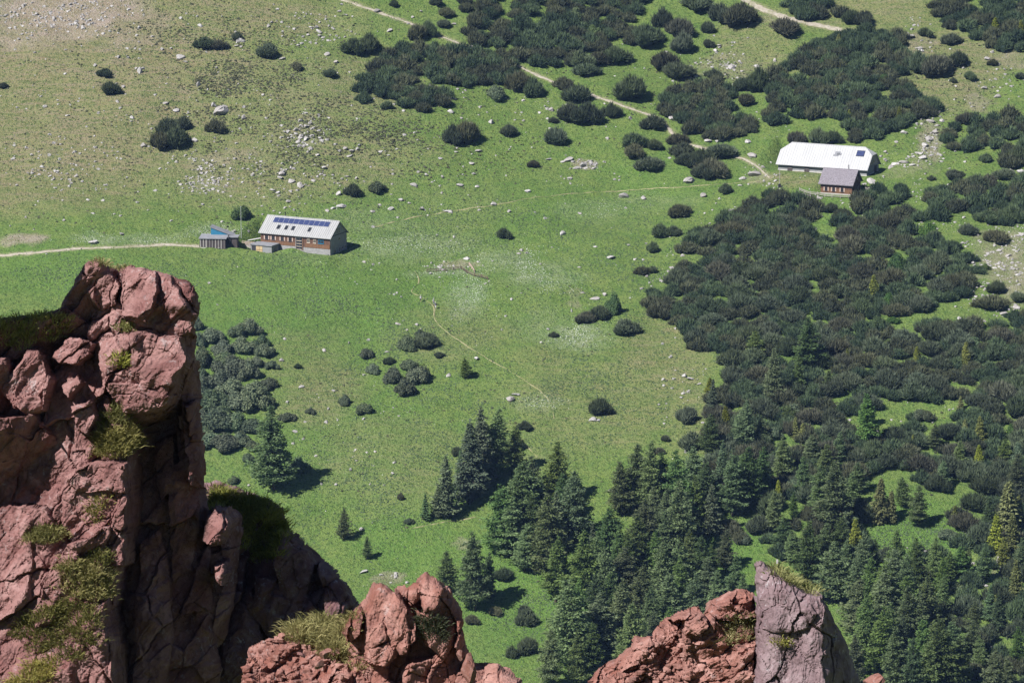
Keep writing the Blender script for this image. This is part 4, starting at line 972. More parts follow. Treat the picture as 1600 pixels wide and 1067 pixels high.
stuff_tufts('meadow_flowers', 6000, fl, M_FLOWER, 0.06, 0.14, 0.10, 0.22, 47, 'drifts of small white flowers in the meadow', 'flowers', 3, gate=0.04)
# ------------------------------------------------------------------ buildings
M_WOOD = plain('weathered_red_brown_boards', (0.115, 0.064, 0.045), 0.85, 0.15, var=0.45, scale=2.2, stretch=(5, 5, 0.4))
M_WOOD_O = plain('orange_brown_boards', (0.165, 0.088, 0.050), 0.8, 0.15, var=0.35, scale=2.2, stretch=(5, 5, 0.4))
M_GREYWOOD = plain('grey_boards', (0.29, 0.265, 0.255), 0.9, 0.1, var=0.35, scale=2.0, stretch=(5, 5, 0.35))
M_DARKWOOD = plain('dark_boards', (0.075, 0.062, 0.062), 0.9, 0.1, var=0.5, scale=2.0, stretch=(6, 6, 0.3))
M_STONEW = plain('grey_masonry', (0.26, 0.25, 0.25), 0.95, 0.1, var=0.25, scale=1.5)
M_PLASTER = plain('grey_render', (0.22, 0.22, 0.225), 0.95, 0.1, var=0.15, scale=0.8)
M_LIMEW = plain('limewash', (0.42, 0.40, 0.38), 0.95, 0.1, var=0.15, scale=0.9)
M_TIN = plain('light_sheet_metal', (0.30, 0.295, 0.295), 0.55, 0.3, var=0.14, scale=0.5, stretch=(3, 0.4, 0.4), bump_s=0.05)
M_TINW = plain('white_sheet_metal', (0.37, 0.365, 0.37), 0.5, 0.3, var=0.08, scale=0.35, stretch=(2, 0.5, 0.5), bump_s=0.05)
M_SHINGLE = plain('grey_shingles', (0.19, 0.17, 0.19), 0.9, 0.1, var=0.35, scale=3.2)
M_GLASS = plain('window_glass', (0.02, 0.022, 0.028), 0.12, 0.5, var=0.2, bump_s=0)
M_FRAME = plain('pale_window_frame', (0.50, 0.42, 0.34), 0.7, 0.2, var=0.15)
M_SHUT = plain('pale_shutter', (0.42, 0.31, 0.26), 0.8, 0.2, var=0.15)
M_SOLAR = plain('solar_cells', (0.035, 0.045, 0.11), 0.22, 0.5, var=0.25, scale=2.0, bump_s=0)
M_ALU = plain('aluminium', (0.55, 0.55, 0.57), 0.4, 0.5, metal=0.4, var=0.1, bump_s=0)
M_BLUE = plain('blue_painted_boards', (0.03, 0.16, 0.27), 0.75, 0.2, var=0.2, scale=2.0, stretch=(4, 4, 0.4))
M_FELT = plain('grey_roofing_felt', (0.20, 0.20, 0.215), 0.9, 0.15, var=0.2, scale=0.9)
M_DARK = plain('dark_iron', (0.03, 0.03, 0.035), 0.6, 0.3, var=0.2)
M_DOOR = plain('light_larch_boards', (0.44, 0.33, 0.19), 0.8, 0.15, var=0.25, scale=2, stretch=(5, 5, 0.4))
M_AWN = plain('pale_awning_cloth', (0.42, 0.40, 0.40), 0.9, 0.1, var=0.1)
M_TIMBER = plain('silvery_fence_timber', (0.30, 0.27, 0.25), 0.9, 0.1, var=0.3, scale=3)
M_BROWNT = plain('brown_fence_timber', (0.12, 0.085, 0.07), 0.9, 0.1, var=0.3, scale=3)

def root(name, loc, rz, label, cat, group=None):
    e = link(name, None, loc=loc, rz=rz); e.empty_display_size = 1
    return tag(e, label, cat, group)
def window(par, x, y, z, w, h, face='front', shutters=None, name='window', frame=M_FRAME, cross=True):
    """a window set into a wall: frame, glass set back, glazing bar, sill; face 'front' = -y, 'gable' = +x"""
    def B(mb, a0, a1, d0, d1, z0, z1):
        if face == 'front': mb.box(a0, a1, y - d1, y - d0, z0, z1)
        else: mb.box(x + d0, x + d1, a0, a1, z0, z1)
    c = x if face == 'front' else y
    fr = MB(); t = 0.08
    B(fr, c - w / 2, c + w / 2, 0.0, 0.09, z - h / 2, z - h / 2 + t); B(fr, c - w / 2, c + w / 2, 0.0, 0.09, z + h / 2 - t, z + h / 2)
    B(fr, c - w / 2, c - w / 2 + t, 0.0, 0.088, z - h / 2 + t, z + h / 2 - t); B(fr, c + w / 2 - t, c + w / 2, 0.0, 0.088, z - h / 2 + t, z + h / 2 - t)
    if cross: B(fr, c - 0.03, c + 0.03, 0.0, 0.075, z - h / 2 + t, z + h / 2 - t)
    o = fr.build(name, frame, par)
    g = MB(); B(g, c - w / 2 + t, c + w / 2 - t, 0.002, 0.03, z - h / 2 + t, z + h / 2 - t); g.build('pane', M_GLASS, o)
    s = MB(); B(s, c - w / 2 - 0.08, c + w / 2 + 0.08, 0.0, 0.16, z - h / 2 - 0.08, z - h / 2); s.build('sill', frame, o)
    if shutters:
        for sg in (-1, 1):
            m = MB(); a = c + sg * (w / 2 + 0.2)
            B(m, a - 0.16, a + 0.16, 0.004, 0.055, z - h / 2, z + h / 2); m.build('shutter', shutters, o)
    return o
def boards(mb, x0, x1, y, z0f, z1f, step, r, mi=0, out=0.03):
    """upright boards on a front wall (facing -y), uneven by a finger"""
    x = x0
    while x < x1 - 0.02:
        w = min(step * r.uniform(0.8, 1.2), x1 - x); d = out * r.uniform(0.5, 1.3)
        mb.box(x + 0.008, x + w - 0.008, y - d, y + 0.02, z0f, z1f, mi); x += w
def roof_pair(par, L, W, eave, ridge, ox, oy, t, mat, hip=0.0, hipz=0.0, name='roof', ribs=0.0, rib_mat=None):
    """gable roof along x; hip>0 clips the two ends (half hip) from height hipz up. Returns the front plane's mapping (x, s) -> point"""
    pitch = (ridge - eave) / (W / 2)
    ye = W / 2 + oy; ze = eave - oy * pitch
    parts = []
    for sg in (-1, 1):
        mb = MB()
        if hip:
            yh = (ridge - hipz) / pitch
            pts = [(-L / 2 - ox, sg * ye, ze), (L / 2 + ox, sg * ye, ze), (L / 2 + ox, sg * yh, hipz), (L / 2 + ox - hip, 0, ridge), (-L / 2 - ox + hip, 0, ridge), (-L / 2 - ox, sg * yh, hipz)]
        else:
            pts = [(-L / 2 - ox, sg * ye, ze), (L / 2 + ox, sg * ye, ze), (L / 2 + ox, 0, ridge), (-L / 2 - ox, 0, ridge)]
        n = Vector((0, sg * pitch, 1)).normalized()
        low = [tuple(Vector(p) - Vector((0, 0, t))) for p in pts]
        k = len(pts)
        mb.add([*low, *pts], [tuple(range(k)), tuple(range(k, 2 * k))] + [(i, (i + 1) % k, k + (i + 1) % k, k + i) for i in range(k)])
        o = mb.build(name + '_plane', mat, par); parts.append(o)
        if ribs:
            rb = MB(); x = -L / 2 - ox + ribs / 2
            while x < L / 2 + ox:
                top = ridge - 0.02; y0 = 0.03
                if hip:
                    e = min(x + L / 2 + ox, L / 2 + ox - x)
                    if e < hip: y0 = (1 - e / hip) * yh + 0.03; top = ridge - y0 * pitch
                rb.hexa([(x - 0.025, sg * ye, ze + 0.0), (x + 0.025, sg * ye, ze), (x + 0.025, sg * y0, top), (x - 0.025, sg * y0, top),
                         (x - 0.025, sg * ye, ze + 0.09), (x + 0.025, sg * ye, ze + 0.09), (x + 0.025, sg * y0, top + 0.09), (x - 0.025, sg * y0, top + 0.09)])
                x += ribs
            rb.build('seam', rib_mat or mat, o)
    if hip:
        for sx in (-1, 1):
            mb = MB(); X = sx * (L / 2 + ox)
            tri = [(X, -yh, hipz), (X, yh, hipz), (X - sx * hip, 0, ridge)]
            low = [(p[0], p[1], p[2] - t) for p in tri]
            mb.add(low + tri, [(0, 1, 2), (3, 4, 5), (0, 1, 4, 3), (1, 2, 5, 4), (2, 0, 3, 5)])
            mb.build('half_hip', mat, par)
    cap = MB(); cap.tube((-L / 2 - ox + hip, 0, ridge + 0.03), (L / 2 + ox - hip, 0, ridge + 0.03), 0.11, n=6); cap.build('ridge_cap', mat, par)
    def at(x, s, lift=0.0):          # s = 0 ridge .. 1 eave on the front plane
        y = -ye * s; z = ridge - ye * s * pitch
        nn = Vector((0, -pitch, 1)).normalized()
        return Vector((x, y, z)) + nn * lift
    return at
rb_ = random.Random(3)

# ---- the solar-roofed hut
hut = root('alpine_hut', HUT, AX_HUT, 'long wooden alpine hut with solar panels along its grey metal roof', 'hut')
L, W, EV, RG, BASE = HUT_L, HUT_W, 5.15, 8.75, 1.75
MB().box(-L / 2, L / 2, -W / 2, W / 2, -3.0, BASE).build('stone_base', M_STONEW, hut)
wl_ = MB(); wl_.prism([(-W / 2 + .06, BASE), (W / 2 - .06, BASE), (W / 2 - .06, EV), (0, RG - .1), (-W / 2 + .06, EV)], 'x', -L / 2 + .06, L / 2 - .06); wl_.build('wall', M_DARKWOOD, hut)
for xa_, xb_ in ((-L / 2, 0.2), (2.3, L / 2)):
    cl = MB(); boards(cl, xa_, xb_, -W / 2 + .05, BASE, EV - .1, 0.32, rb_, 0); cl.build('cladding', M_WOOD, hut)
lowb = MB(); boards(lowb, 3.0, L / 2 - .1, -W / 2 - .04, BASE + .05, BASE + 1.15, 0.3, rb_, 0, 0.05); lowb.build('balcony_front', M_WOOD_O, hut)
lowb = MB(); boards(lowb, -L / 2 + .1, 0.1, -W / 2 - .01, BASE + .05, BASE + 1.0, 0.3, rb_, 0, 0.05); lowb.build('lower_cladding', M_WOOD_O, hut)
gc = MB()                                                     # boards on the right gable
y = -W / 2 + .06
while y < W / 2 - .1:
    w_ = .34 * rb_.uniform(.8, 1.2); w_ = min(w_, W / 2 - .06 - y); yc_ = y + w_ / 2
    zt = EV + (RG - .1 - EV) * (1 - abs(yc_) / (W / 2)) - .12
    gc.box(L / 2 - .07, L / 2 - .03 + .02 * rb_.random(), y + .01, y + w_ - .01, BASE, zt); y += w_
gc.build('gable_boards', M_GREYWOOD, hut)
MB().box(L / 2 - .02, L / 2 + .05, -W / 2 + .1, W / 2 - .1, EV - .12, EV + .06).build('gable_beam', M_DARKWOOD, hut)
at = roof_pair(hut, L, W, EV, RG, 0.45, 0.5, 0.16, M_TIN, ribs=0.62)
for i in range(11):                                           # solar panels
    x0 = -8.45 + i * 1.56; m = MB()
    q = [at(x0, .38, .12), at(x0 + 1.55, .38, .12), at(x0 + 1.55, .10, .12), at(x0, .10, .12)]
    m.slab(q, .06)
    p = m.build('solar_panel', M_ALU, hut)
    c = MB()
    for a in range(2):
        for b in range(3):
            xa = x0 + .025 + a * .755; xb = xa + .748; sa = .103 + b * .0915; sb = sa + .0905
            c.slab([at(xa, sb, .13), at(xb, sb, .13), at(xb, sa, .13), at(xa, sa, .13)], .02)
    c.build('solar_cell', M_SOLAR, p)
for xs in (-5.9, -3.55, -1.45, 3.6):                          # roof windows
    m = MB(); m.slab([at(xs - .42, .72, .14), at(xs + .42, .72, .14), at(xs + .42, .50, .14), at(xs - .42, .50, .14)], .12); p = m.build('roof_window', M_DARK, hut)
    m = MB(); m.slab([at(xs - .34, .70, .16), at(xs + .34, .70, .16), at(xs + .34, .52, .16), at(xs - .34, .52, .16)], .03); m.build('pane', M_GLASS, p)
for xw in (-8.8, -6.75, -3.95, -1.5): window(hut, xw, -W / 2 - .02, 3.5, .95, 1.0, shutters=M_SHUT, frame=M_DARKWOOD)
for xw in (4.1, 6.0): window(hut, xw, -W / 2 - .02, 3.6, .85, 1.0)
window(hut, 7.9, -W / 2 - .02, 3.6, 1.7, .9, frame=M_BLUE)
d = MB(); d.box(.2, 2.3, -W / 2 - .02, -W / 2 + .06, .9, EV - .15); dr = d.build('entrance', M_DARKWOOD, hut)
m = MB()
for i in range(2):
    for j in range(4): m.box(.5 + i * .85, 1.2 + i * .85, -W / 2 - .05, -W / 2 - .025, 1.15 + j * .78, 1.75 + j * .78)
m.build('pane', M_GLASS, dr)
m = MB()
for i in range(5): m.box(.42, 2.0, -W / 2 - .08, -W / 2 - .03, 1.0 + i * .78, 1.12 + i * .78)
m.build('glazing_bar', M_FRAME, dr)
MB().box(.1, .24, -W / 2 - .12, -W / 2 + .05, .9, EV - .2).build('post', M_GREYWOOD, hut)
MB().box(2.26, 2.46, -W / 2 - .12, -W / 2 + .05, .9, EV - .2).build('post', M_WOOD_O, hut)
for yy, zz, ww, hh in ((-.75, 6.2, .7, 1.6), (.35, 6.2, .7, 1.6), (.4, 3.9, .8, .8)): window(hut, L / 2 - .01, yy, zz, ww, hh, 'gable', name='gable_window')
for yy, zz, ww, hh in ((-2.2, .6, .9, 1.5), (0.4, .9, .8, 1.3), (2.1, 1.1, .8, .7), (3.6, 1.2, .8, .7)): window(hut, L / 2 + .005, yy, zz, ww, hh, 'gable', name='cellar_window')
m = MB(); m.tube((-5.9, .5, RG - .6), (-5.9, .5, RG + .9), .14); m.tube((-5.9, .5, RG + .9), (-5.9, .5, RG + 1.1), .22); m.build('flue', M_DARK, hut)
def hut_pt(x, y, z=0):
    c, s = math.cos(AX_HUT), math.sin(AX_HUT)
    return np.array([HUT[0] + x * c - y * s, HUT[1] + x * s + y * c, HUT[2] + z])

# ---- flat annex in front of its left end
ann = root('flat_annex', hut_pt(-8.0, -W / 2 - 2.6, 0.0), AX_HUT, 'low flat-roofed annex with pale larch doors before the left end of the solar-roofed hut', 'annex')
MB().box(-3.2, 3.2, -1.9, 1.9, -2.5, 2.1).build('wall', M_PLASTER, ann)
MB().box(-3.4, 3.4, -2.15, 2.3, 2.1, 2.32).build('roof', M_FELT, ann)
for x0, mt, nm in ((-2.9, M_DARK, 'door'), (-1.55, M_DOOR, 'door'), (-.55, M_DOOR, 'door')):
    m = MB(); m.box(x0, x0 + (1.2 if mt is M_DARK else .92), -1.97, -1.89, -.3, 1.85); p = m.build(nm, mt, ann)
    if mt is M_DOOR: MB().box(x0 + .05, x0 + .87, -1.99, -1.972, .8, .92).build('batten', M_WOOD_O, p)
MB().box(-.4, 1.3, -2.6, -1.95, -.6, .1).build('white_tank', M_LIMEW, ann)
# ---- terrace between shed and hut
ter = root('terrace', hut_pt(-13.4, -2.6, 0.9), AX_HUT, 'timber terrace with railings and pale awning between shed and solar-roofed hut', 'terrace')
MB().box(-3.1, 3.1, -2.2, 2.2, -2.4, 0).build('deck', M_TIMBER, ter)
for i in range(6): MB().box(-3.08 + i * 1.2, -2.96 + i * 1.2, -2.26, -2.14, -.6, 1.05).build('post', M_TIMBER, ter)
for z in (.25, .6, .98): MB().box(-3.1, 3.1, -2.32, -2.26, z - .06, z + .06).build('rail', M_SHUT, ter)
m = MB(); m.slab([(-2.4, -.8, .9), (3.0, -.8, 2.2), (3.0, .4, 2.3), (-2.4, .4, 1.0)], .05); m.build('awning', M_AWN, ter)
for i, x in enumerate((-1.8, .2, 2.0)):
    m = MB(); m.box(x - .7, x + .7, -1.7, -1.1, .68, .75); m.box(x - .65, x - .55, -1.5, -1.3, 0, .68); m.box(x + .55, x + .65, -1.5, -1.3, 0, .68); m.build('table', M_TIMBER, ter)
# ---- the shed with the blue lean-to
_sc = cast([352], [389])[0]
shed = root('shed', (_sc[0] - 3.3, _sc[1] + 2.0, _sc[2] + .25), math.radians(-4), 'dark board shed with flat grey roof and a blue wedge-shaped upper part', 'shed')
MB().box(-3.5, 3.5, -1.9, 3.0, -2.5, 2.5).build('wall', M_DARKWOOD, shed)
m = MB(); boards(m, -3.5, 3.5, -1.92, -.3, 2.45, .42, rb_, 0, .05); m.build('cladding', M_DARKWOOD, shed)
m = MB()
for i in range(9): m.box(-3.4 + i * .8 + rb_.uniform(-.1, .2), -3.3 + i * .8 + rb_.uniform(.12, .3), -2.02, -1.975, -.2, 2.4)
m.build('grey_board', M_GREYWOOD, shed)
MB().hexa([(-3.7, -2.2, 2.45), (3.8, -2.2, 2.45), (3.8, 3.2, 2.75), (-3.7, 3.2, 2.75), (-3.7, -2.2, 2.62), (3.8, -2.2, 2.62), (3.8, 3.2, 2.92), (-3.7, 3.2, 2.92)]).build('roof', M_FELT, shed)
m = MB(); m.prism([(-1.0, 2.7), (4.6, 2.7), (-1.0, 4.9)], 'y', 2.2, 5.8); up_ = m.build('lean_to', M_BLUE, shed)
m = MB(); m.slab([(-1.2, 2.0, 5.05), (-1.2, 6.0, 5.05), (5.2, 6.0, 2.62), (5.2, 2.0, 2.62)], -.14); m.build('lean_to_roof', M_FELT, up_)
m = MB(); m.box(3.5, 6.4, .2, 3.4, -2, 2.5); m.build('side_bay', M_DARKWOOD, shed)
MB().box(3.3, 6.7, -.1, 3.7, 2.52, 2.7).build('side_bay_roof', M_FELT, shed)
MB().tube((4.2, -.3, 1.0), (4.2, -.3, 3.4), .13).build('flue', M_DARK, shed)
MB().box(-3.9, -1.8, -2.5, -1.95, -.6, .12).build('plinth', M_LIMEW, shed)
# ---- flag pole
_fp = cast([377], [372])[0]
fp = root('flag_pole', _fp, 0, 'thin pale pole standing on the terrace side of the grey shed', 'pole')
MB().tube((0, 0, -.5), (0, 0, 8.6), .085, .05, 8).build('mast', M_ALU, fp); MB().tube((0, 0, 8.6), (0, 0, 8.75), .1, .06, 8).build('finial', M_ALU, fp)

# ---- the white-roofed barn
barn = root('barn', BARN, AX_BARN, 'very long barn with a bright white half-hipped metal roof', 'barn')
L, W, EV, RG = BARN_L, BARN_W, 2.75, 7.6
MB().box(-L / 2, L / 2, -W / 2, W / 2, .55, EV).build('wall', M_PLASTER, barn)
MB().box(-L / 2 - .06, L / 2 + .06, -W / 2 - .06, W / 2 + .06, -2.5, .56).build('plinth', M_LIMEW, barn)
pit = (RG - EV) / (W / 2); hz = 5.7; yh = (RG - hz) / pit
for sx in (-1, 1):
    m = MB(); m.prism([(-W / 2, EV), (W / 2, EV), (yh, hz - .15), (-yh, hz - .15)], 'x', sx * (L / 2 - .02), sx * (L / 2 - .18)); m.build('gable', M_GREYWOOD, barn)
at = roof_pair(barn, L, W, EV, RG, .5, .75, .14, M_TINW, hip=2.6, hipz=hz, ribs=.75)
q = MB(); q.slab([at(9.0, .42, .10), at(11.4, .42, .10), at(11.4, .16, .10), at(9.0, .16, .10)], .08); p = q.build('solar_panel', M_DARK, barn)
q = MB(); q.slab([at(9.1, .40, .12), at(11.3, .40, .12), at(11.3, .18, .12), at(9.1, .18, .12)], .02); q.build('solar_cell', M_SOLAR, p)
for x0, s0, w, h in ((2.7, .27, 1.5, .13), (3.4, .33, 1.3, .10), (2.4, .40, 1.5, .08)):
    q = MB(); q.slab([at(x0, s0 + h, .085), at(x0 + w, s0 + h, .085), at(x0 + w, s0, .085), at(x0, s0, .085)], .03); q.build('patch', M_FELT, barn)
for xd in (-9.7, -4.6):
    m = MB(); m.box(xd - .75, xd + .75, -W / 2 - .10, -W / 2 + .02, -.2, 2.45); p = m.build('door', M_DARKWOOD, barn)
    MB().box(xd - .7, xd + .7, -W / 2 - .13, -W / 2 - .10, 1.1, 1.25).build('batten', M_GREYWOOD, p)
for yy in (-2.0, .6): window(barn, L / 2 - .01, yy, 3.6, .8, .9, 'gable', name='gable_window')
m = MB(); m.box(L / 2, L / 2 + .08, 1.2, 3.4, -.2, 2.3); m.build('gable_door', M_DARKWOOD, barn)

# ---- the small brown cabin
cab = root('cabin', CAB, AX_CAB, 'small brown shingled cabin in front of the white-roofed barn', 'cabin')
L, W, EV, RG = CAB_L, CAB_W, 3.5, 6.7
MB().box(-L / 2 - .05, L / 2 + .05, -W / 2 - .05, W / 2 + .05, -2, .35).build('plinth', M_LIMEW, cab)
m = MB(); m.prism([(-W / 2, .3), (W / 2, .3), (W / 2, EV), (0, RG - .1), (-W / 2, EV)], 'x', -L / 2, L / 2); m.build('wall', M_WOOD, cab)
k = 0
for z in np.arange(.36, EV - .2, .30):                       # squared logs of the front, one by one
    m = MB(); dpt = .05 + .03 * rb_.random(); m.box(-L / 2 + .01, L / 2 - .01, -W / 2 - dpt, -W / 2 + .02, z, z + .27); m.build('log', M_WOOD_O if z < 1.5 else M_WOOD, cab)
for z in np.arange(.36, EV - .2, .30):
    m = MB(); dpt = .04 + .03 * rb_.random(); m.box(L / 2 - .02, L / 2 + dpt, -W / 2 + .02, W / 2 - .02, z, z + .27); m.build('log', M_WOOD, cab)
at = roof_pair(cab, L, W, EV, RG, .55, .7, .16, M_SHINGLE)
rs = MB()                                                    # shingle courses
for i in range(16):
    s0 = .02 + i * .061
    x = -L / 2 - .55
    while x < L / 2 + .5:
        w = min(rb_.uniform(.28, .5), L / 2 + .55 - x); li = .02 + .025 * rb_.random()
        rs.slab([at(x + .01, s0 + .066, li + .02), at(x + w - .01, s0 + .066, li + .02), at(x + w - .01, s0, li), at(x + .01, s0, li)], .018); x += w
o = rs.build('shingles', M_SHINGLE, cab); o['kind'] = 'stuff'
for xw in (-2.95, -.75, 1.75): window(cab, xw, -W / 2 - .085, 1.45, .8, 1.1, shutters=M_SHUT, frame=M_DARKWOOD)
for yy, zz in ((-1.3, 4.3), (.2, 4.5)): window(cab, L / 2 + .03, yy, zz, .7, .9, 'gable', name='gable_window')
window(cab, L / 2 + .08, 1.2, 1.5, .7, .9, 'gable', name='gable_window')
MB().tube((1.9, 1.2, RG - 1.2), (1.9, 1.2, RG + 1.1), .13).build('flue', M_DARK, cab)

# ---- fences
def fence(name, px, label, mat, h=1.0, rails=(.45, .85), gap=2.1, pts=None):
    P = cast([p[0] for p in px], [p[1] for p in px]) if pts is None else pts
    e = root(name, P[0], 0, label, 'fence'); o = Vector(P[0])
    for a, b in zip(P[:-1], P[1:]):
        n = max(1, int(round(np.linalg.norm(b[:2] - a[:2]) / gap))); prev = None
        for i in range(n + 1):
            q = a + (b - a) * i / n; z = ground_z(q[0:1], q[1:2])[0]; q = Vector((q[0], q[1], z)) - o
            if i < n or np.allclose(b, P[-1]): MB().box(q.x - .09, q.x + .09, q.y - .09, q.y + .09, q.z - .3, q.z + h * rb_.uniform(.95, 1.12)).build('post', mat, e)
            if prev is not None:
                for r in rails:
                    m = MB(); m.slab([prev + Vector((0, -.12, r - .08)), q + Vector((0, -.12, r - .08)), q + Vector((0, -.12, r + .09)), prev + Vector((0, -.12, r + .09))], .06); m.build('rail', mat, e)
            prev = q
    return e
fence('rail_fence', [(1249, 299), (1266, 305), (1300, 309), (1339, 310)], 'silvery rail fence in front of the small brown cabin', M_TIMBER)
fence('rail_fence', [(1352, 298), (1364, 298), (1366, 304)], 'short rail fence behind the right side of the small brown cabin', M_TIMBER)
fence('pen_fence', [(667, 425), (696, 424), (721, 421), (729, 427), (741, 432), (752, 434), (762, 437)], 'low dark rail fence around the wooden pen in the meadow', M_BROWNT, .9, (.4, .78), 2.6)
fence('pen_rail', [(733, 415), (741, 426)], 'slanting pale rail closing the wooden pen', M_SHUT, .9, (.5, .8), 3)
# ---- mast with a dark box beside the barn
_m = cast([1218], [293])[0]
ma = root('mast', _m, 0, 'thin grey wayside mast with a dark box at its foot left of the cabin', 'mast')
MB().tube((0, 0, -.4), (0, 0, 5.2), .10, .07, 8).build('pole', M_TIMBER, ma)
MB().box(-.45, .45, -.06, .06, 3.7, 3.85).build('crossbar', M_TIMBER, ma)
m = MB(); m.box(-.4, .4, -.35, .35, -.3, .8); m.prism([(-.45, .8), (.45, .8), (0, 1.1)], 'y', -.4, .4); m.build('box', M_DARK, ma)
# ---- dry stone wall below the cabin
rw = np.random.default_rng(77)
wl0 = cast([1239], [306])[0]; wl1 = cast([1286], [311])[0]
we = root('dry_stone_wall', wl0, 0, 'short row of white stones heaped below the small brown cabin', 'wall')
for i in range(46):
    f = rw.random(); q = wl0 + (wl1 - wl0) * f + rw.normal(size=3) * np.array([.3, .5, 0]); z = ground_z(q[0:1], q[1:2])[0]
    s = rw.uniform(.3, .62) * (1.3 - .6 * f)
    o = link('stone', STONE_ME[int(rw.integers(0, 10))], we, loc=Vector((q[0], q[1], z + rw.uniform(.1, .55) * (1 - .7 * f))) - Vector(wl0)); o.scale = (s, s * .8, s * .75); o.rotation_euler = (rw.normal() * .3, rw.normal() * .3, rw.random() * 6)

# ------------------------------------------------------------------ hikers
M_SKIN = plain('skin', (0.42, 0.25, 0.17), 0.6, 0.3, var=0.1, bump_s=0)
def cloth(n, c): return plain(n, c, 0.9, 0.1, var=0.2, scale=6, bump_s=0.1)
def hiker(u, v, rz, shirt, trousers, pack, hat, label, step=0.32, nm='person'):
    """a walking figure: one skinned body with head, arms and fingers' worth of hand; rucksack and hat are its children"""
    p = cast([u], [v])[0]
    J = {'pel': (0, 0, .95), 'bel': (0, 0, 1.10), 'che': (0, .02, 1.34), 'nek': (0, .02, 1.50), 'hd1': (0, .045, 1.60), 'hd2': (0, .05, 1.70), 'hd3': (0, .04, 1.78)}
    for s, f in ((-1, 1), (1, -1)):
        t = str(s)
        J['hip' + t] = (s * .10, 0, .90); J['kne' + t] = (s * .11, f * step * .55 + .04, .50); J['ank' + t] = (s * .11, f * step - (.05 if f < 0 else 0), .09 if f > 0 else .12); J['toe' + t] = (s * .12, f * step + .17, .04)
        J['sho' + t] = (s * .19, .02, 1.42); J['elb' + t] = (s * .25, -f * .10, 1.15); J['wri' + t] = (s * .24, -f * .02 + .14, .95); J['han' + t] = (s * .24, -f * .02 + .19, .88)
        for q, (dx, dz) in enumerate(((-.03, -.07), (-.01, -.085), (.01, -.085), (.03, -.075))): J['fin%d' % q + t] = (s * .24 + dx, -f * .02 + .21, .88 + dz)
        J['thu' + t] = (s * .24 - s * .045, -f * .02 + .235, .86)
    R = {'pel': .135, 'bel': .13, 'che': .15, 'nek': .06, 'hd1': .075, 'hd2': .10, 'hd3': .075, 'hip': .095, 'kne': .062, 'ank': .045, 'toe': .04, 'sho': .07, 'elb': .048, 'wri': .034, 'han': .036, 'fin': .011, 'thu': .013}
    names = list(J); idx = {n: i for i, n in enumerate(names)}
    E = [('pel', 'bel'), ('bel', 'che'), ('che', 'nek'), ('nek', 'hd1'), ('hd1', 'hd2'), ('hd2', 'hd3')]
    for t in ('-1', '1'):
        E += [('pel', 'hip' + t), ('hip' + t, 'kne' + t), ('kne' + t, 'ank' + t), ('ank' + t, 'toe' + t), ('che', 'sho' + t), ('sho' + t, 'elb' + t), ('elb' + t, 'wri' + t), ('wri' + t, 'han' + t), ('han' + t, 'thu' + t)] + [('han' + t, 'fin%d' % q + t) for q in range(4)]
    me = bpy.data.meshes.new('body'); me.from_pydata([J[n] for n in names], [(idx[a], idx[b]) for a, b in E], [])
    tmp = bpy.data.objects.new('tmp_body', me); COL.objects.link(tmp)
    sk = tmp.modifiers.new('skin', 'SKIN'); tmp.modifiers.new('sub', 'SUBSURF').levels = 1
    for n, sv in zip(names, me.skin_vertices[0].data):
        r = R[n if n in R else n[:3]]; sv.radius = (r, r); sv.use_root = (n == 'pel')
    dg = bpy.context.evaluated_depsgraph_get(); body = bpy.data.meshes.new_from_object(tmp.evaluated_get(dg)); bpy.data.objects.remove(tmp)
    body.materials.clear()
    for m_ in (shirt, trousers, M_SKIN, M_DARK): body.materials.append(m_)
    mi = []
    for f in body.polygons:
        c = f.center
        arm = abs(c.x) > .17 and c.z < 1.46 and c.z > .7
        mi.append(3 if c.z < .16 else 2 if (c.z > 1.49 or (arm and c.z < 1.16) or (.2 < c.z < .45)) else 1 if (c.z < .98 and not arm) else 0)
    body.polygons.foreach_set('material_index', mi)
    e = root(nm, p, rz, label, 'person', 'hikers on the meadow trail')
    e.location.z = ground_z(p[0:1], p[1:2])[0]
    link('body', body, e)
    m = MB(); m.prism([(-.17, 1.0), (.17, 1.0), (.19, 1.2), (.16, 1.5), (-.16, 1.5), (-.19, 1.2)], 'y', -.36, -.12); m.box(-.14, -.09, -.13, .17, 1.2, 1.5); m.box(.09, .14, -.13, .17, 1.2, 1.5); m.build('rucksack', pack, e)
    m = MB(); m.tube((0, .045, 1.765), (0, .045, 1.785), .17, .17, 12); m.tube((0, .045, 1.785), (0, .045, 1.89), .10, .085, 10); m.build('hat', hat, e)
    return e
C1, C2, C3 = cloth('white_shirt', (0.55, 0.55, 0.55)), cloth('dark_trousers', (0.035, 0.035, 0.045)), cloth('blue_grey_cloth', (0.14, 0.16, 0.22))
hiker(657.5, 472, 2.8, C1, C2, C3, C1, 'hiker in pale shirt and dark shorts walking alone on the left')
hiker(677.5, 477, 3.3, C1, C3, C2, C1, 'hiker in white shirt just behind the one with the dark pack')
hiker(680.5, 483, 3.0, C3, C1, C2, C1, 'hiker with a dark pack walking in front on the trail')
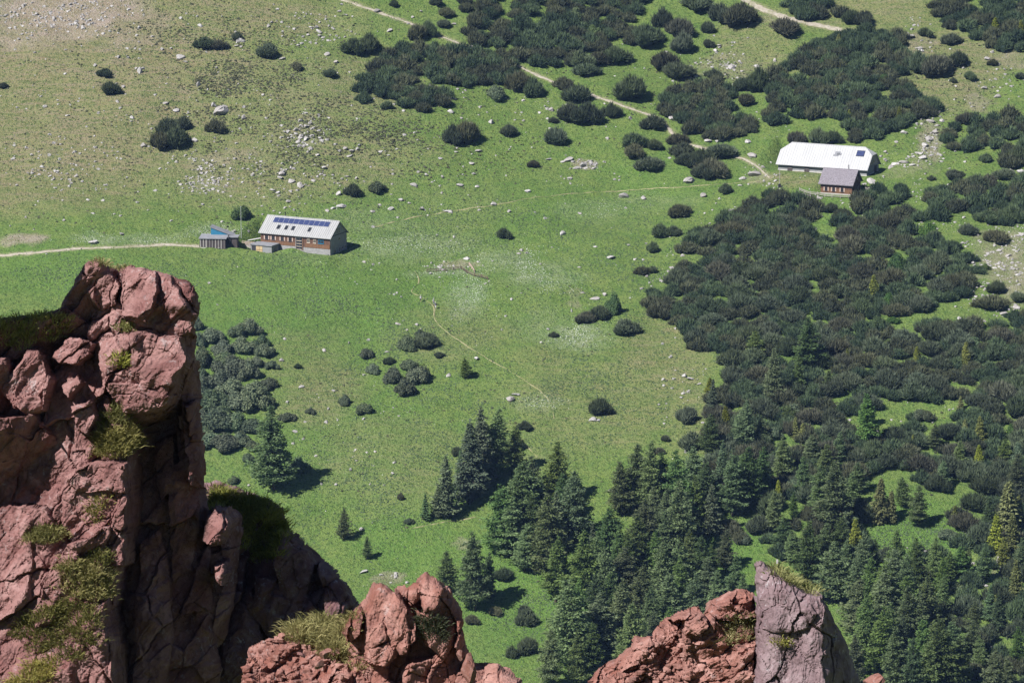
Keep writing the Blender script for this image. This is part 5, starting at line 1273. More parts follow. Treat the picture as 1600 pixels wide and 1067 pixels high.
# ------------------------------------------------------------------ the red crags close to the camera
def rock_material(name, cols, lichen=0.25, lichen_col=(0.42, 0.39, 0.39), streak=(1, 1, 1), dark=(0.06, 0.035, 0.035)):
    m, nt, b = new_mat(name, 0.92, 0.12)
    v = objco(nt)
    mp = N(nt, 'ShaderNodeMapping'); mp.inputs['Scale'].default_value = streak; nt.links.new(v, mp.inputs['Vector']); v = mp.outputs[0]
    n1 = noise_node(nt, v, 0.55, 5, 0.6, 0.5); n2 = noise_node(nt, v, 2.3, 6, 0.65, 0.3); n3 = noise_node(nt, v, 9.0, 4, 0.7)
    c = mixc(nt, ramp(nt, n1, 0.36, 0.62), cols[0], cols[1])
    c = mixc(nt, math_n(nt, 'MULTIPLY', ramp(nt, n2, 0.42, 0.68), 0.75), c, cols[2])
    c = mixc(nt, math_n(nt, 'MULTIPLY', ramp(nt, n3, 0.54, 0.68), 0.6), c, dark)
    n6 = noise_node(nt, v, 0.9, 5, 0.7, 1.2)
    c = mixc(nt, math_n(nt, 'MULTIPLY', ramp(nt, n6, 0.52, 0.62), 0.55), c, tuple(x * 0.5 for x in cols[0]))
    c = mixc(nt, math_n(nt, 'MULTIPLY', ramp(nt, n6, 0.46, 0.36), 0.45), c, tuple(min(1, x * 1.2 + 0.035) for x in cols[1]))
    n4 = noise_node(nt, v, 5.2, 5, 0.75, 0.4); n5 = noise_node(nt, v, 1.1, 3, 0.6)
    lf = math_n(nt, 'MULTIPLY', ramp(nt, n4, 0.56, 0.66), ramp(nt, n5, 0.44, 0.60))
    c = mixc(nt, math_n(nt, 'MULTIPLY', lf, lichen), c, lichen_col)
    nt.links.new(c, b.inputs['Base Color'])
    vr = N(nt, 'ShaderNodeTexVoronoi', feature='DISTANCE_TO_EDGE'); vr.inputs['Scale'].default_value = 3.2; vr.inputs['Randomness'].default_value = 1.0
    dv = N(nt, 'ShaderNodeMapping'); nt.links.new(v, dv.inputs['Vector'])
    nz = N(nt, 'ShaderNodeTexNoise'); nz.inputs['Scale'].default_value = 2.0; nz.inputs['Detail'].default_value = 3; nt.links.new(v, nz.inputs['Vector'])
    mx = N(nt, 'ShaderNodeMix', data_type='VECTOR'); mx.inputs[0].default_value = 0.35; nt.links.new(dv.outputs[0], mx.inputs[4]); nt.links.new(nz.outputs['Color'], mx.inputs[5])
    nt.links.new(mx.outputs[1], vr.inputs['Vector'])
    crack = ramp(nt, vr.outputs['Distance'], 0.0, 0.05)
    h = math_n(nt, 'ADD', math_n(nt, 'MULTIPLY', n2, 0.6), math_n(nt, 'ADD', math_n(nt, 'MULTIPLY', n3, 0.35), math_n(nt, 'MULTIPLY', crack, 0.10)))
    bump(nt, b, h, 0.5, 0.12)
    return m
M_RED = rock_material('red_rock', [(0.140, 0.056, 0.052), (0.262, 0.148, 0.138), (0.180, 0.088, 0.080)], 0.45)
M_ORANGE = rock_material('orange_red_rock', [(0.190, 0.074, 0.056), (0.290, 0.155, 0.130), (0.195, 0.095, 0.080)], 0.4)
M_MAUVE = rock_material('mauve_rock', [(0.150, 0.096, 0.104), (0.225, 0.165, 0.172), (0.150, 0.098, 0.104)], 0.9, (0.42, 0.39, 0.40))
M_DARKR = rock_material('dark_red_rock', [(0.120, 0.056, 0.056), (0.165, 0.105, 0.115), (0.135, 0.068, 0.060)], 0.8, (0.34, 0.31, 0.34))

ROCKS = {}
def poly_sd(a, b, poly):
    """signed distance to a polygon, positive inside"""
    d2 = np.full(a.shape, 1e9); s = np.zeros(a.shape, bool); n = len(poly)
    for i in range(n):
        x0, y0 = poly[i]; x1, y1 = poly[(i + 1) % n]
        ex, ey = x1 - x0, y1 - y0; wx, wy = a - x0, b - y0
        t = np.clip((wx * ex + wy * ey) / (ex * ex + ey * ey + 1e-12), 0, 1)
        d2 = np.minimum(d2, (wx - ex * t) ** 2 + (wy - ey * t) ** 2)
        if y0 != y1:
            s ^= ((y0 > b) != (y1 > b)) & (a < ex * (b - y0) / ey + x0)
    d = np.sqrt(d2)
    return np.where(s, d, -d)
def crag(name, D, box, blocks, mat, label, cat='rock', step=1.55, wcut=-4.0, rot=0.9, facet=(1.0, 1.0), seed=0, warp=1.0, rough=1.0, back=0.9, mid=0.5):
    """a rock mass: the union of slanted blocks, each a polygon (photo pixels) with its own front plane, chamfered edges,
    broken up by cleavage facets; closed at the back. Depth w counts metres towards the camera from distance D."""
    k = D / FOC
    u = np.arange(box[0], box[2], step); v = np.arange(box[1], box[3], step)
    U, V_ = np.meshgrid(u, v, indexing='ij')
    a = (U - 800) * k; b = (533.5 - V_) * k
    wa = a + warp * (0.065 * fbm(a / 0.8, b / 0.8, 3, seed + 1) + 0.030 * fbm(a / 0.16, b / 0.16, 2, seed + 2))
    wb = b + warp * (0.065 * fbm(a / 0.8, b / 0.8, 3, seed + 4) + 0.030 * fbm(a / 0.16, b / 0.16, 2, seed + 5))
    w = np.full(a.shape, -99.0); usd = np.full(a.shape, -99.0)
    for bl in blocks:
        poly, w0, gu, gv = bl[:4]
        ch = bl[4] if len(bl) > 4 else 0.14; cs = bl[5] if len(bl) > 5 else 0.9; steep = 24.0
        p = [((x - 800) * k, (533.5 - y) * k) for x, y in poly]
        ca = sum(q[0] for q in p) / len(p); cb = sum(q[1] for q in p) / len(p)
        sd = poly_sd(wa, wb, p)
        f = w0 + gu * (wa - ca) + gv * (wb - cb)
        f = f - np.clip(ch - sd, 0, ch) * cs - np.clip(-sd, 0, None) * steep
        w = np.maximum(w, f); usd = np.maximum(usd, sd)
    # the outline turns away from the viewer instead of ending in a wall
    rt = np.clip(usd, 0, 0.34) / 0.34
    w = w - 0.30 * (1 - np.sqrt(1 - (1 - rt) ** 2)) - 0.15 * (1 - np.clip(usd / 0.08, 0, 1))
    # cleavage: cells tilted at random, in two sizes, long axis along 'rot'
    cr, sr = math.cos(rot), math.sin(rot)
    for size, amp, asp, sdn in ((1.15, 0.46 * facet[0] * (0.4 + mid), 1.7, 2), (0.50, 0.27 * facet[0] * mid, 1.9, 3), (0.19, 0.062 * facet[1] * mid, 1.7, 8)):
        x = (wa * cr + wb * sr) / (size * asp); y = (-wa * sr + wb * cr) / size
        dx, dy, rr, edge = worley(x + seed * 3.1 + 0.07 * fbm(a / 0.5, b / 0.5, 2, 31), y + seed * 1.7, sdn + seed)
        msk = smooth(0.40, 0.62, vnoise(a / 1.3, b / 1.3, seed + sdn)) * 0.7 + 0.3
        w = w + rough * amp * msk * (((rr[..., 0] - 0.5) * 1.3 + (rr[..., 1] - 0.5) * 2.4 * dx + (rr[..., 2] - 0.5) * 2.4 * dy))
        w = w - rough * 0.12 * size * msk * smooth(0.035, 0.0, edge)
    rid = 1 - np.abs(fbm((a * cr + b * sr) / 0.9, (-a * sr + b * cr) / 0.34, 4, seed + 6, 0.6)) * 2.2
    for sx_, sy_, am_, lv_, sd_ in ((1.3, 0.42, 0.34 * mid, 7, 71), (0.5, 0.17, 0.13 * mid, 6, 73)):       # broken bedding: flat steps with sharp lips
        tn = fbm((wa * cr + wb * sr) / sx_, (-wa * sr + wb * cr) / sy_, 3, seed + sd_, 0.45)
        qn = tn * lv_; fl_ = np.floor(qn); w = w + rough * am_ * ((fl_ + smooth(0.80, 1.0, qn - fl_)) / lv_)
    w = w + rough * (0.020 * rid + 0.020 * fbm(a / 0.30, b / 0.22, 4, seed + 16, 0.65) + 0.018 * fbm(a / 0.07, b / 0.055, 2, seed + 7))
    keep = usd > 0
    w = np.maximum(w, wcut - 0.4)
    nu, nv = w.shape
    la = a + 0.06 * rough * fbm(w / 0.45 + seed, b / 0.32, 3, seed + 81); lb = b + 0.045 * rough * fbm(w / 0.45, a / 0.32, 3, seed + 83)
    P = CAM + FWD * D + la[..., None] * RIGHT + lb[..., None] * UP - w[..., None] * FWD
    q = keep[:-1, :-1] & keep[1:, :-1] & keep[1:, 1:] & keep[:-1, 1:]
    idx = np.arange(nu * nv).reshape(nu, nv)
    Q = np.stack([idx[:-1, :-1], idx[:-1, 1:], idx[1:, 1:], idx[1:, :-1]], -1)[q]
    # back sheet (coarse ridge) and rim
    off = nu * nv
    ctr = CAM + FWD * D + RIGHT * (float(a[keep].mean())) + UP * (float(b[keep].mean()))
    lat = P - ctr; lat = lat - (lat @ FWD)[..., None] * FWD
    Pb = P + FWD * back - lat * 0.10
    qp = np.pad(q, 1); rim = []
    for di, dj, e0, e1 in ((-1, 0, (0, 0), (0, 1)), (1, 0, (1, 1), (1, 0)), (0, -1, (1, 0), (0, 0)), (0, 1, (0, 1), (1, 1))):
        nb = np.roll(np.roll(qp, -di, 0), -dj, 1)[1:-1, 1:-1]
        I, J = np.nonzero(q & ~nb)
        A = idx[I + e0[0], J + e0[1]]; B = idx[I + e1[0], J + e1[1]]
        rim.append(np.stack([A, A + off, B + off, B], 1))
    rim = np.concatenate(rim)
    allv = np.concatenate([P.reshape(-1, 3), Pb.reshape(-1, 3)])
    faces = np.concatenate([Q, rim, Q[:, ::-1] + off])
    used = np.zeros(len(allv), bool); used[faces.ravel()] = True
    remap = np.cumsum(used) - 1
    o_loc = CAM + FWD * D + RIGHT * ((box[0] + box[2]) / 2 - 800) * k + UP * (533.5 - box[3]) * k
    me = mesh_np(name, allv[used] - o_loc, quads=remap[faces], mats=[mat])
    o = link(name, me, loc=o_loc)
    tag(o, label, cat)
    ROCKS[name] = dict(P=P, keep=keep, u=u, v=v, obj=o)
    return o
def surf(rock, u, v):
    R = ROCKS[rock]
    i = np.clip(np.round((np.asarray(u) - R['u'][0]) / (R['u'][1] - R['u'][0])).astype(int), 0, len(R['u']) - 1)
    j = np.clip(np.round((np.asarray(v) - R['v'][0]) / (R['v'][1] - R['v'][0])).astype(int), 0, len(R['v']) - 1)
    return R['P'][i, j], R['keep'][i, j]

TOWER = [
    ([(-90, 500), (10, 496), (60, 486), (92, 478), (190, 500), (203, 640), (203, 760), (196, 830), (176, 870), (170, 960), (190, 1130), (-90, 1130)], -0.55, 0.16, -0.26, 0.25, 0.6),
    ([(150, 440), (270, 450), (288, 560), (298, 660), (304, 740), (312, 900), (330, 1130), (170, 1130), (170, 640)], -2.7, -0.28, -0.10, 0.3, 1.2, 5),
    ([(150, 418), (196, 414), (290, 436), (309, 462), (304, 530), (288, 600), (262, 640), (205, 648), (160, 610), (130, 520)], -0.55, 0.10, -0.05, 0.2, 0.9),
    # head: the dark left flank leans over
    ([(84, 482), (106, 446), (128, 412), (150, 402), (176, 420), (190, 442), (188, 486), (150, 525), (88, 512)], -0.62, -0.55, 1.0),
    ([(128, 456), (134, 426), (160, 418), (186, 446), (178, 476), (152, 484)], -0.22, 0.55, 0.05, 0.1, 0.7),
    ([(150, 478), (180, 470), (190, 482), (188, 514), (160, 540), (135, 545), (128, 520)], -0.42, 0.2, 0.15),
    ([(-90, 500), (0, 496), (58, 486), (96, 480), (150, 522), (138, 548), (96, 532), (60, 546), (20, 560), (-90, 565)], -0.55, -0.45, 1.05, 0.12, 0.7),
    # upper right block and its proud plate
    ([(192, 416), (238, 420), (288, 437), (309, 462), (303, 522), (270, 526), (228, 512), (190, 494)], -0.16, 0.22, -0.10, 0.12, 0.6),
    ([(190, 428), (206, 418), (240, 424), (245, 446), (238, 480), (231, 504), (212, 496), (189, 490)], 0.10, 0.30, -0.16, 0.10, 0.5, 9),
    # middle block, its bulging under edge
    ([(205, 520), (235, 516), (280, 527), (288, 556), (276, 604), (262, 630), (226, 644), (190, 640), (170, 618), (164, 592), (204, 570)], -0.02, 0.20, -0.06, 0.16, 0.55, 8),
    ([(210, 520), (282, 528), (288, 560), (272, 602), (226, 606), (202, 588)], 0.14, 0.28, -0.16, 0.12, 0.4, 8),
    ([(170, 600), (230, 604), (268, 618), (240, 642), (196, 646), (178, 632)], 0.08, 0.15, 0.35, 0.14, 0.6, 8),
    ([(150, 535), (186, 520), (206, 525), (196, 570), (166, 588), (152, 570)], -0.26, 0.2, -0.2),
    # right flank turning away
    ([(278, 440), (302, 462), (298, 540), (304, 620), (309, 700), (312, 770), (290, 760), (277, 640), (276, 520)], -1.2, -1.6, 0.0, 0.15, 1.0),
    # left lower knobs
    ([(2, 606), (22, 572), (40, 545), (58, 546), (66, 566), (80, 594), (74, 618), (48, 622), (22, 636)], -0.16, 0.32, -0.32, 0.07, 0.7),
    ([(20, 622), (48, 612), (74, 618), (66, 640), (44, 650), (30, 640)], 0.05, 0.1, -0.3, 0.1, 0.6),
    ([(80, 560), (96, 534), (106, 528), (142, 538), (134, 556), (118, 572), (92, 566)], -0.20, 0.45, -0.35, 0.06, 0.7),
    ([(112, 634), (138, 626), (150, 652), (134, 676), (118, 668)], -0.12, 0.25, -0.1, 0.1, 0.6),
    ([(95, 600), (118, 588), (126, 600), (108, 622)], -0.22, 0.3, -0.3),
    ([(-90, 560), (6, 556), (20, 600), (10, 680), (-90, 690)], -0.5, -0.5, 0.9, 0.2, 0.8),
    ([(-90, 660), (50, 650), (80, 690), (86, 760), (60, 830), (-90, 840)], -0.62, -0.6, 0.95, 0.25, 0.9),
    ([(150, 672), (176, 650), (190, 690), (186, 725), (160, 720)], -0.35, 0.3, -0.5),
    # the big pale face at mid height
    ([(94, 748), (112, 734), (150, 722), (198, 724), (199, 770), (196, 816), (172, 850), (122, 866), (98, 832), (90, 792)], 0.02, 0.20, -0.14, 0.12, 0.6, 8),
    ([(100, 742), (140, 724), (197, 726), (196, 766), (160, 770), (120, 768)], 0.16, 0.25, -0.18, 0.08, 0.5, 8),
    ([(62, 788), (84, 764), (98, 772), (92, 820), (70, 820)], -0.10, 0.4, -0.2),
    ([(140, 850), (182, 826), (196, 836), (190, 880), (170, 892), (148, 880)], -0.05, 0.25, -0.35, 0.1, 0.7),
    # slabs on the lower left
    ([(8, 906), (24, 866), (50, 846), (55, 880), (46, 934), (22, 958)], 0.10, 0.22, -0.30, 0.1, 0.6, 8),
    ([(58, 866), (90, 848), (94, 918), (80, 944), (58, 952)], 0.02, 0.20, -0.22, 0.1, 0.6, 8),
    ([(-90, 850), (8, 850), (12, 960), (-90, 990)], -0.3, -0.3, 0.3, 0.2, 0.8),
    # grassy ledges and rocks in them
    ([(10, 975), (90, 925), (165, 880), (178, 930), (160, 1010), (140, 1060), (20, 1080)], 0.12, 0.15, -0.75, 0.3, 0.7),
    ([(70, 1075), (92, 1046), (122, 1026), (144, 1018), (150, 1060), (150, 1130), (70, 1130)], 0.75, 0.20, -0.30, 0.12, 0.7),
    ([(12, 1050), (36, 1020), (54, 1022), (50, 1052), (24, 1064)], 0.55, 0.25, -0.4, 0.1, 0.7),
    ([(112, 968), (122, 956), (130, 968), (128, 982), (116, 980)], 0.48, 0.25, -0.3, 0.08, 0.8),
    ([(58, 962), (80, 950), (84, 968), (62, 978)], 0.38, 0.3, -0.5, 0.08, 0.8),
    # buttresses inside the dark cleft
    ([(206, 860), (236, 830), (250, 900), (256, 1000), (240, 1130), (196, 1130)], -1.7, -0.5, -0.1, 0.2, 0.9),
    ([(250, 740), (292, 700), (300, 800), (282, 900), (254, 920)], -2.1, -0.35, 0.1, 0.2, 0.9),
    ([(226, 700), (256, 680), (262, 760), (238, 790)], -2.0, 0.3, -0.1, 0.15, 0.9),
]
crag('rock_tower', 88.0, (-86, 396, 356, 1126), TOWER, M_RED, 'tall red-brown rock tower with cracked blocks and grassy ledges', seed=1, rot=0.95, wcut=-4.4)

SHOULDER = [
    ([(240, 770), (330, 752), (385, 772), (432, 792), (452, 832), (492, 868), (528, 902), (548, 930), (558, 950), (560, 1130), (240, 1130)], -0.6, -0.20, -0.38, 0.35, 0.8, 5),
    ([(300, 800), (340, 790), (372, 812), (380, 860), (340, 900), (290, 880)], 0.3, -0.2, -0.2, 0.2, 0.9),
    ([(440, 830), (470, 852), (490, 880), (470, 960), (440, 940), (430, 880)], 0.1, -0.5, -0.2, 0.15, 0.9),
    ([(496, 880), (528, 904), (550, 940), (556, 990), (520, 1000), (505, 940)], 0.15, -0.6, -0.2, 0.15, 0.9),
    ([(400, 900), (460, 910), (500, 960), (480, 1010), (420, 1000), (390, 950)], 0.35, -0.2, -0.3, 0.2, 0.9),
    ([(260, 900), (330, 880), (360, 960), (330, 1040), (262, 1060)], 0.8, -0.3, -0.1, 0.2, 0.9),
    ([(340, 930), (390, 920), (410, 1000), (380, 1060), (340, 1050)], 0.5, 0.1, -0.2, 0.15, 0.9),
]
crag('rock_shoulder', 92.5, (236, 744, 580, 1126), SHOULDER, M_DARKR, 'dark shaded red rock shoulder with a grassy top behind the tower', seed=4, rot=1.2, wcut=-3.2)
KNOB = [
    ([(302, 860), (312, 816), (328, 800), (346, 800), (358, 818), (362, 850), (356, 900), (348, 960), (334, 1010), (300, 1060), (286, 1000), (296, 920)], -3.2, -0.35, -0.20, 0.2, 0.9, 5),
    ([(310, 848), (316, 816), (328, 802), (344, 802), (350, 826), (338, 850), (322, 854)], -1.35, 0.25, -0.25, 0.12, 0.8, 9),
    ([(328, 894), (342, 888), (346, 902), (336, 924), (330, 918)], -1.5, 0.4, -0.3, 0.06, 0.8, 9),
]
crag('knobby_rock', 88.2, (280, 792, 372, 1070), KNOB, M_RED, 'rounded red rock knob catching the sun in front of the dark shoulder', seed=6, wcut=-5.0)
PINN = [
    ([(540, 968), (570, 940), (580, 916), (596, 912), (610, 928), (634, 922), (654, 906), (664, 897), (684, 906), (700, 920), (714, 940), (724, 960), (728, 1000), (735, 1030), (740, 1130), (530, 1130)], -0.8, -0.10, -0.22, 0.3, 0.8, 5),
    # left lit face in plates
    ([(580, 922), (594, 912), (608, 926), (628, 940), (646, 970), (648, 1000), (630, 1012), (600, 1040), (570, 1030), (568, 960)], 0.0, 0.35, -0.15, 0.12, 0.7, 7),
    ([(575, 975), (596, 968), (602, 1000), (580, 1010), (572, 1000)], 0.14, 0.3, -0.2, 0.08, 0.7),
    ([(598, 965), (614, 940), (634, 950), (640, 985), (616, 1004), (604, 1000)], 0.12, 0.25, -0.12, 0.08, 0.7),
    ([(576, 1010), (604, 1004), (618, 1030), (602, 1042), (580, 1032)], 0.18, 0.2, -0.1, 0.08, 0.7),
    ([(530, 990), (540, 966), (556, 950), (566, 956), (562, 990), (548, 1000)], 0.05, 0.35, -0.3, 0.12, 0.8),
    ([(614, 1008), (636, 1004), (634, 1022), (622, 1026)], 0.22, 0.2, 0.2, 0.08, 0.8),
    # top knob and dark right flank
    ([(630, 930), (642, 914), (656, 916), (658, 936), (642, 946)], -0.02, 0.3, -0.2, 0.1, 0.7),
    ([(654, 908), (664, 897), (684, 904), (692, 920), (680, 950), (664, 956), (656, 940)], 0.05, 0.25, -0.35, 0.1, 0.8),
    ([(676, 930), (698, 916), (714, 940), (724, 962), (728, 1010), (700, 1040), (672, 1010), (668, 960)], -0.35, -1.25, -0.1, 0.1, 0.8),
    ([(640, 1040), (690, 1020), (730, 1040), (735, 1130), (620, 1130)], -0.2, -0.9, -0.1, 0.1, 0.8),
    ([(650, 960), (676, 950), (690, 980), (686, 1014), (664, 1010)], -0.15, -0.2, 0.3, 0.1, 0.8),
    ([(626, 1050), (646, 1034), (652, 1070), (630, 1090)], 0.15, 0.2, -0.3, 0.1, 0.8),
]
crag('pointed_rock', 84.0, (524, 892, 748, 1126), PINN, M_ORANGE, 'pointed orange-red boulder split by cracks with a dark right flank', seed=9, rot=1.3, wcut=-2.6)
RUBBLE = [
    ([(384, 1016), (420, 1002), (470, 988), (540, 978), (576, 1030), (600, 1062), (640, 1130), (372, 1130)], 0.0, 0.0, -1.1, 0.3, 0.6, 3),
    ([(708, 1072), (730, 1052), (756, 1040), (776, 1034), (800, 1048), (820, 1064), (834, 1130), (690, 1130)], 0.0, 0.0, -0.8, 0.2, 0.6, 3),
    ([(418, 1080), (430, 1048), (450, 1038), (472, 1050), (470, 1090)], 0.35, 0.2, -0.4, 0.12, 0.8),
    ([(512, 1060), (524, 1040), (544, 1036), (556, 1062), (560, 1090), (516, 1090)], 0.5, 0.2, -0.4, 0.12, 0.8),
    ([(756, 1040), (776, 1034), (790, 1050), (812, 1058), (822, 1080), (760, 1090)], 0.5, 0.2, -0.5, 0.12, 0.8),
    ([(712, 1050), (726, 1036), (760, 1040), (764, 1090), (712, 1090)], 0.2, -0.4, -0.3, 0.12, 0.8),
]
crag('rubble_slope', 84.5, (352, 968, 846, 1126), RUBBLE, M_ORANGE, 'slope of broken orange-red rubble at the lower edge', cat='rubble', seed=12, rot=0.3, wcut=-2.2, facet=(0.8, 2.2), mid=1.0)
RCRAG = [
    ([(918, 1075), (934, 1052), (950, 1036), (964, 1034), (986, 1010), (988, 996), (1016, 994), (1036, 974), (1058, 958), (1078, 952), (1094, 946), (1102, 962), (1108, 956), (1112, 940), (1136, 928), (1166, 920), (1182, 930), (1188, 1000), (1190, 1130), (910, 1130)], 0.0, 0.05, -0.42, 0.3, 0.7, 5),
    ([(1050, 962), (1080, 950), (1095, 946), (1102, 966), (1094, 990), (1080, 984), (1062, 990)], 0.35, 0.35, -0.2, 0.1, 0.8),
    ([(1108, 956), (1114, 938), (1138, 926), (1168, 920), (1183, 932), (1183, 960), (1150, 970), (1118, 968)], 0.25, 0.15, -0.3, 0.12, 0.8),
    ([(1086, 1000), (1112, 968), (1140, 1010), (1178, 1000), (1184, 1040), (1180, 1130), (1086, 1130)], 0.45, 0.15, -0.18, 0.15, 0.8),
    ([(1124, 1020), (1150, 1004), (1176, 1014), (1178, 1060), (1140, 1070), (1126, 1050)], 0.68, 0.25, -0.15, 0.1, 0.7),
    ([(986, 1010), (990, 996), (1014, 994), (1012, 1012), (992, 1018)], 0.2, 0.2, -0.1, 0.08, 0.9),
    ([(1024, 1046), (1050, 1030), (1080, 1030), (1084, 1060), (1040, 1070)], 0.4, 0.1, -0.5, 0.1, 0.8),
    ([(930, 1060), (960, 1040), (985, 1050), (980, 1090), (930, 1095)], 0.3, 0.2, -0.5, 0.12, 0.7),
    ([(1060, 980), (1082, 984), (1080, 1020), (1062, 1010)], 0.1, -0.9, 0.2, 0.08, 0.9),
]
crag('crumbling_crag', 86.0, (904, 912, 1196, 1126), RCRAG, M_ORANGE, 'crumbling orange-red crag left of the grey slab pinnacle', seed=15, rot=0.6, wcut=-2.4, facet=(0.9, 2.0), mid=0.9)
SLAB = [
    ([(1184, 884), (1192, 880), (1206, 890), (1240, 910), (1270, 924), (1290, 930), (1296, 950), (1310, 980), (1330, 1010), (1345, 1045), (1352, 1070), (1360, 1130), (1178, 1130), (1180, 1000)], -1.0, -0.4, -0.15, 0.2, 0.8, 6),
    ([(1185, 888), (1190, 881), (1204, 892), (1226, 908), (1250, 924), (1280, 934), (1289, 934), (1287, 970), (1284, 1020), (1284, 1130), (1180, 1130), (1182, 1000)], 0.0, 0.16, -0.16, 0.10, 0.7, 8),
    ([(1186, 900), (1210, 896), (1240, 922), (1262, 940), (1276, 960), (1262, 980), (1230, 990), (1190, 984)], 0.10, 0.2, -0.14, 0.1, 0.5),
    ([(1284, 936), (1297, 946), (1316, 985), (1336, 1020), (1350, 1062), (1358, 1130), (1278, 1130), (1284, 1010)], -0.55, -1.7, 0.0, 0.08, 0.8, 6),
]
crag('slab_pinnacle', 85.0, (1170, 874, 1372, 1126), SLAB, M_MAUVE, 'tall grey-mauve slab pinnacle with a grassy tip and dark right face', seed=18, rot=1.5, wcut=-2.8, facet=(0.28, 1.5), rough=0.75)

# loose red stones lying against the crags
def red_stone(u, v, D, w, h, mat, label, seed, group=None):
    V, T = stone_mesh(seed, 13, 9, 12)
    me = mesh_np('red_stone', V, tris=T, mats=[mat])
    k = D / FOC
    o = link('red_stone', me, loc=CAM + FWD * D + RIGHT * (u - 800) * k + UP * (533.5 - v) * k)
    o.rotation_euler = (random.uniform(-.3, .3), random.uniform(-.3, .3), random.uniform(0, 6.28)); o.scale = (w * k * .58, w * k * .55, h * k * .68)
    tag(o, label, 'stone', group)
red_stone(735, 1042, 82.6, 34, 62, M_ORANGE, 'upright orange stone leaning right of the pointed boulder', 601)
red_stone(720, 1022, 82.8, 16, 24, M_ORANGE, 'small orange stone wedged beside the upright one', 602)
red_stone(1366, 1064, 84, 36, 26, M_ORANGE, 'small orange stone at the foot of the slab pinnacle', 603)
red_stone(496, 1036, 82.0, 20, 16, M_ORANGE, 'loose red stone under the grass clump, left one', 604, 'loose red stones under the grass clump')
red_stone(508, 1020, 82.0, 24, 20, M_ORANGE, 'loose red stone under the grass clump, right one', 605, 'loose red stones under the grass clump')
red_stone(470, 1022, 82.0, 14, 10, M_RED, 'little red stone on the rubble slope', 606)
# fine rubble on the slopes: one object
def rubble_stuff(rock, poly, n, smin, smax, seed, name, label, mat):
    r = np.random.default_rng(seed); pa = np.array(poly)
    u = r.uniform(pa[:, 0].min(), pa[:, 0].max(), n); v = r.uniform(pa[:, 1].min(), pa[:, 1].max(), n)
    ok = in_poly(u, v, poly); P, kp = surf(rock, u[ok], v[ok]); P = P[kp]
    Vs = []; Ts = []; c = 0
    for p in P:
        V, T = PEB[int(r.integers(0, 8))]; s = smin + (smax - smin) * r.random() ** 4
        a = r.random() * 6.28; ca, sa = math.cos(a), math.sin(a)
        Vs.append(np.stack([(V[:, 0] * ca - V[:, 1] * sa) * s + p[0], (V[:, 0] * sa + V[:, 1] * ca) * s + p[1] - s * 0.3, V[:, 2] * s * 0.8 + p[2]], 1)); Ts.append(T + c); c += len(V)
    o = link(name, mesh_np(name, np.concatenate(Vs), tris=np.concatenate(Ts), mats=[mat]))
    tag(o, label, 'rubble', kind='stuff')
rubble_stuff('rubble_slope', [(380, 1010), (480, 985), (600, 1040), (830, 1070), (830, 1110), (380, 1110)], 1500, 0.02, 0.16, 51, 'loose_rubble', 'small broken red stones on the rubble slope', M_ORANGE)
rubble_stuff('crumbling_crag', [(920, 1070), (1040, 985), (1080, 1000), (1090, 1110), (920, 1110)], 1300, 0.015, 0.13, 52, 'loose_gravel', 'small broken red stones on the crumbling crag', M_ORANGE)

# grass on the ledges: blades in clumps, one object for each patch
M_GRASS = leaf_mat('ledge_grass', (0.095, 0.105, 0.024), (0.36, 0.33, 0.115), huevar=0.04, trans=0.3)
M_GRASS_SHADED = leaf_mat('shaded_ledge_grass', (0.035, 0.045, 0.016), (0.10, 0.10, 0.04), huevar=0.04, trans=0.25)  # darker copy of the ledge grass, shade put into its colour
def grass_patch(rock, poly, clumps, blades, length, label, seed, mat=None, name='grass_patch', spread=0.10, lift=0.0):
    r = np.random.default_rng(seed); pa = np.array(poly, float)
    n = clumps * 4
    u = r.uniform(pa[:, 0].min(), pa[:, 0].max(), n); v = r.uniform(pa[:, 1].min(), pa[:, 1].max(), n)
    ok = in_poly(u, v, poly); u, v = u[ok][:clumps], v[ok][:clumps]
    P, kp = surf(rock, u, v); P = P[kp]; m = len(P)
    C = np.repeat(P, blades, 0); nb = len(C)
    cl = np.repeat(r.uniform(0.6, 1.25, m), blades)
    off = r.normal(size=(nb, 3)) * spread * np.array([1, 0.7, 0.35])
    B = C + off; B[:, 2] += lift
    L = length * cl * r.uniform(0.55, 1.2, nb)
    D = unit(np.concatenate([off[:, :1] / spread * 0.45 + r.normal(size=(nb, 1)) * 0.25, off[:, 1:2] / spread * 0.45 - 0.25 + r.normal(size=(nb, 1)) * 0.25, np.full((nb, 1), 1.0)], 1))
    side = unit(np.cross(D, r.normal(size=(nb, 3))))
    wd = r.uniform(0.006, 0.013, nb)[:, None]
    mid = B + D * (L * 0.6)[:, None]
    tipd = unit(D + np.array([0, -0.1, -0.75]) + off / spread * 0.3)
    tip = mid + tipd * (L * 0.5)[:, None]
    V = np.stack([B - side * wd, B + side * wd, mid + side * wd * 0.8, mid - side * wd * 0.8, tip], 1).reshape(-1, 3)
    i = np.arange(nb) * 5
    T = np.concatenate([np.stack([i, i + 1, i + 2], 1), np.stack([i, i + 2, i + 3], 1), np.stack([i + 3, i + 2, i + 4], 1)])
    tone = np.clip(np.repeat(np.repeat(r.uniform(0, 0.7, m), blades) + r.uniform(0, 0.35, nb), 5), 0, 1)
    o = link(name, mesh_np(name, V, tris=T, mats=[mat or M_GRASS], attrs={'tone': tone}))
    tag(o, label, 'grass', kind='stuff')
grass_patch('rock_tower', [(146, 716), (152, 684), (172, 668), (194, 664), (206, 690), (198, 718)], 110, 34, 0.20, 'bright grass clump on the middle ledge of the rock tower', 61)
grass_patch('rock_tower', [(148, 650), (182, 632), (196, 640), (186, 664), (160, 668)], 50, 30, 0.16, 'grass in the cleft above the middle ledge', 62)
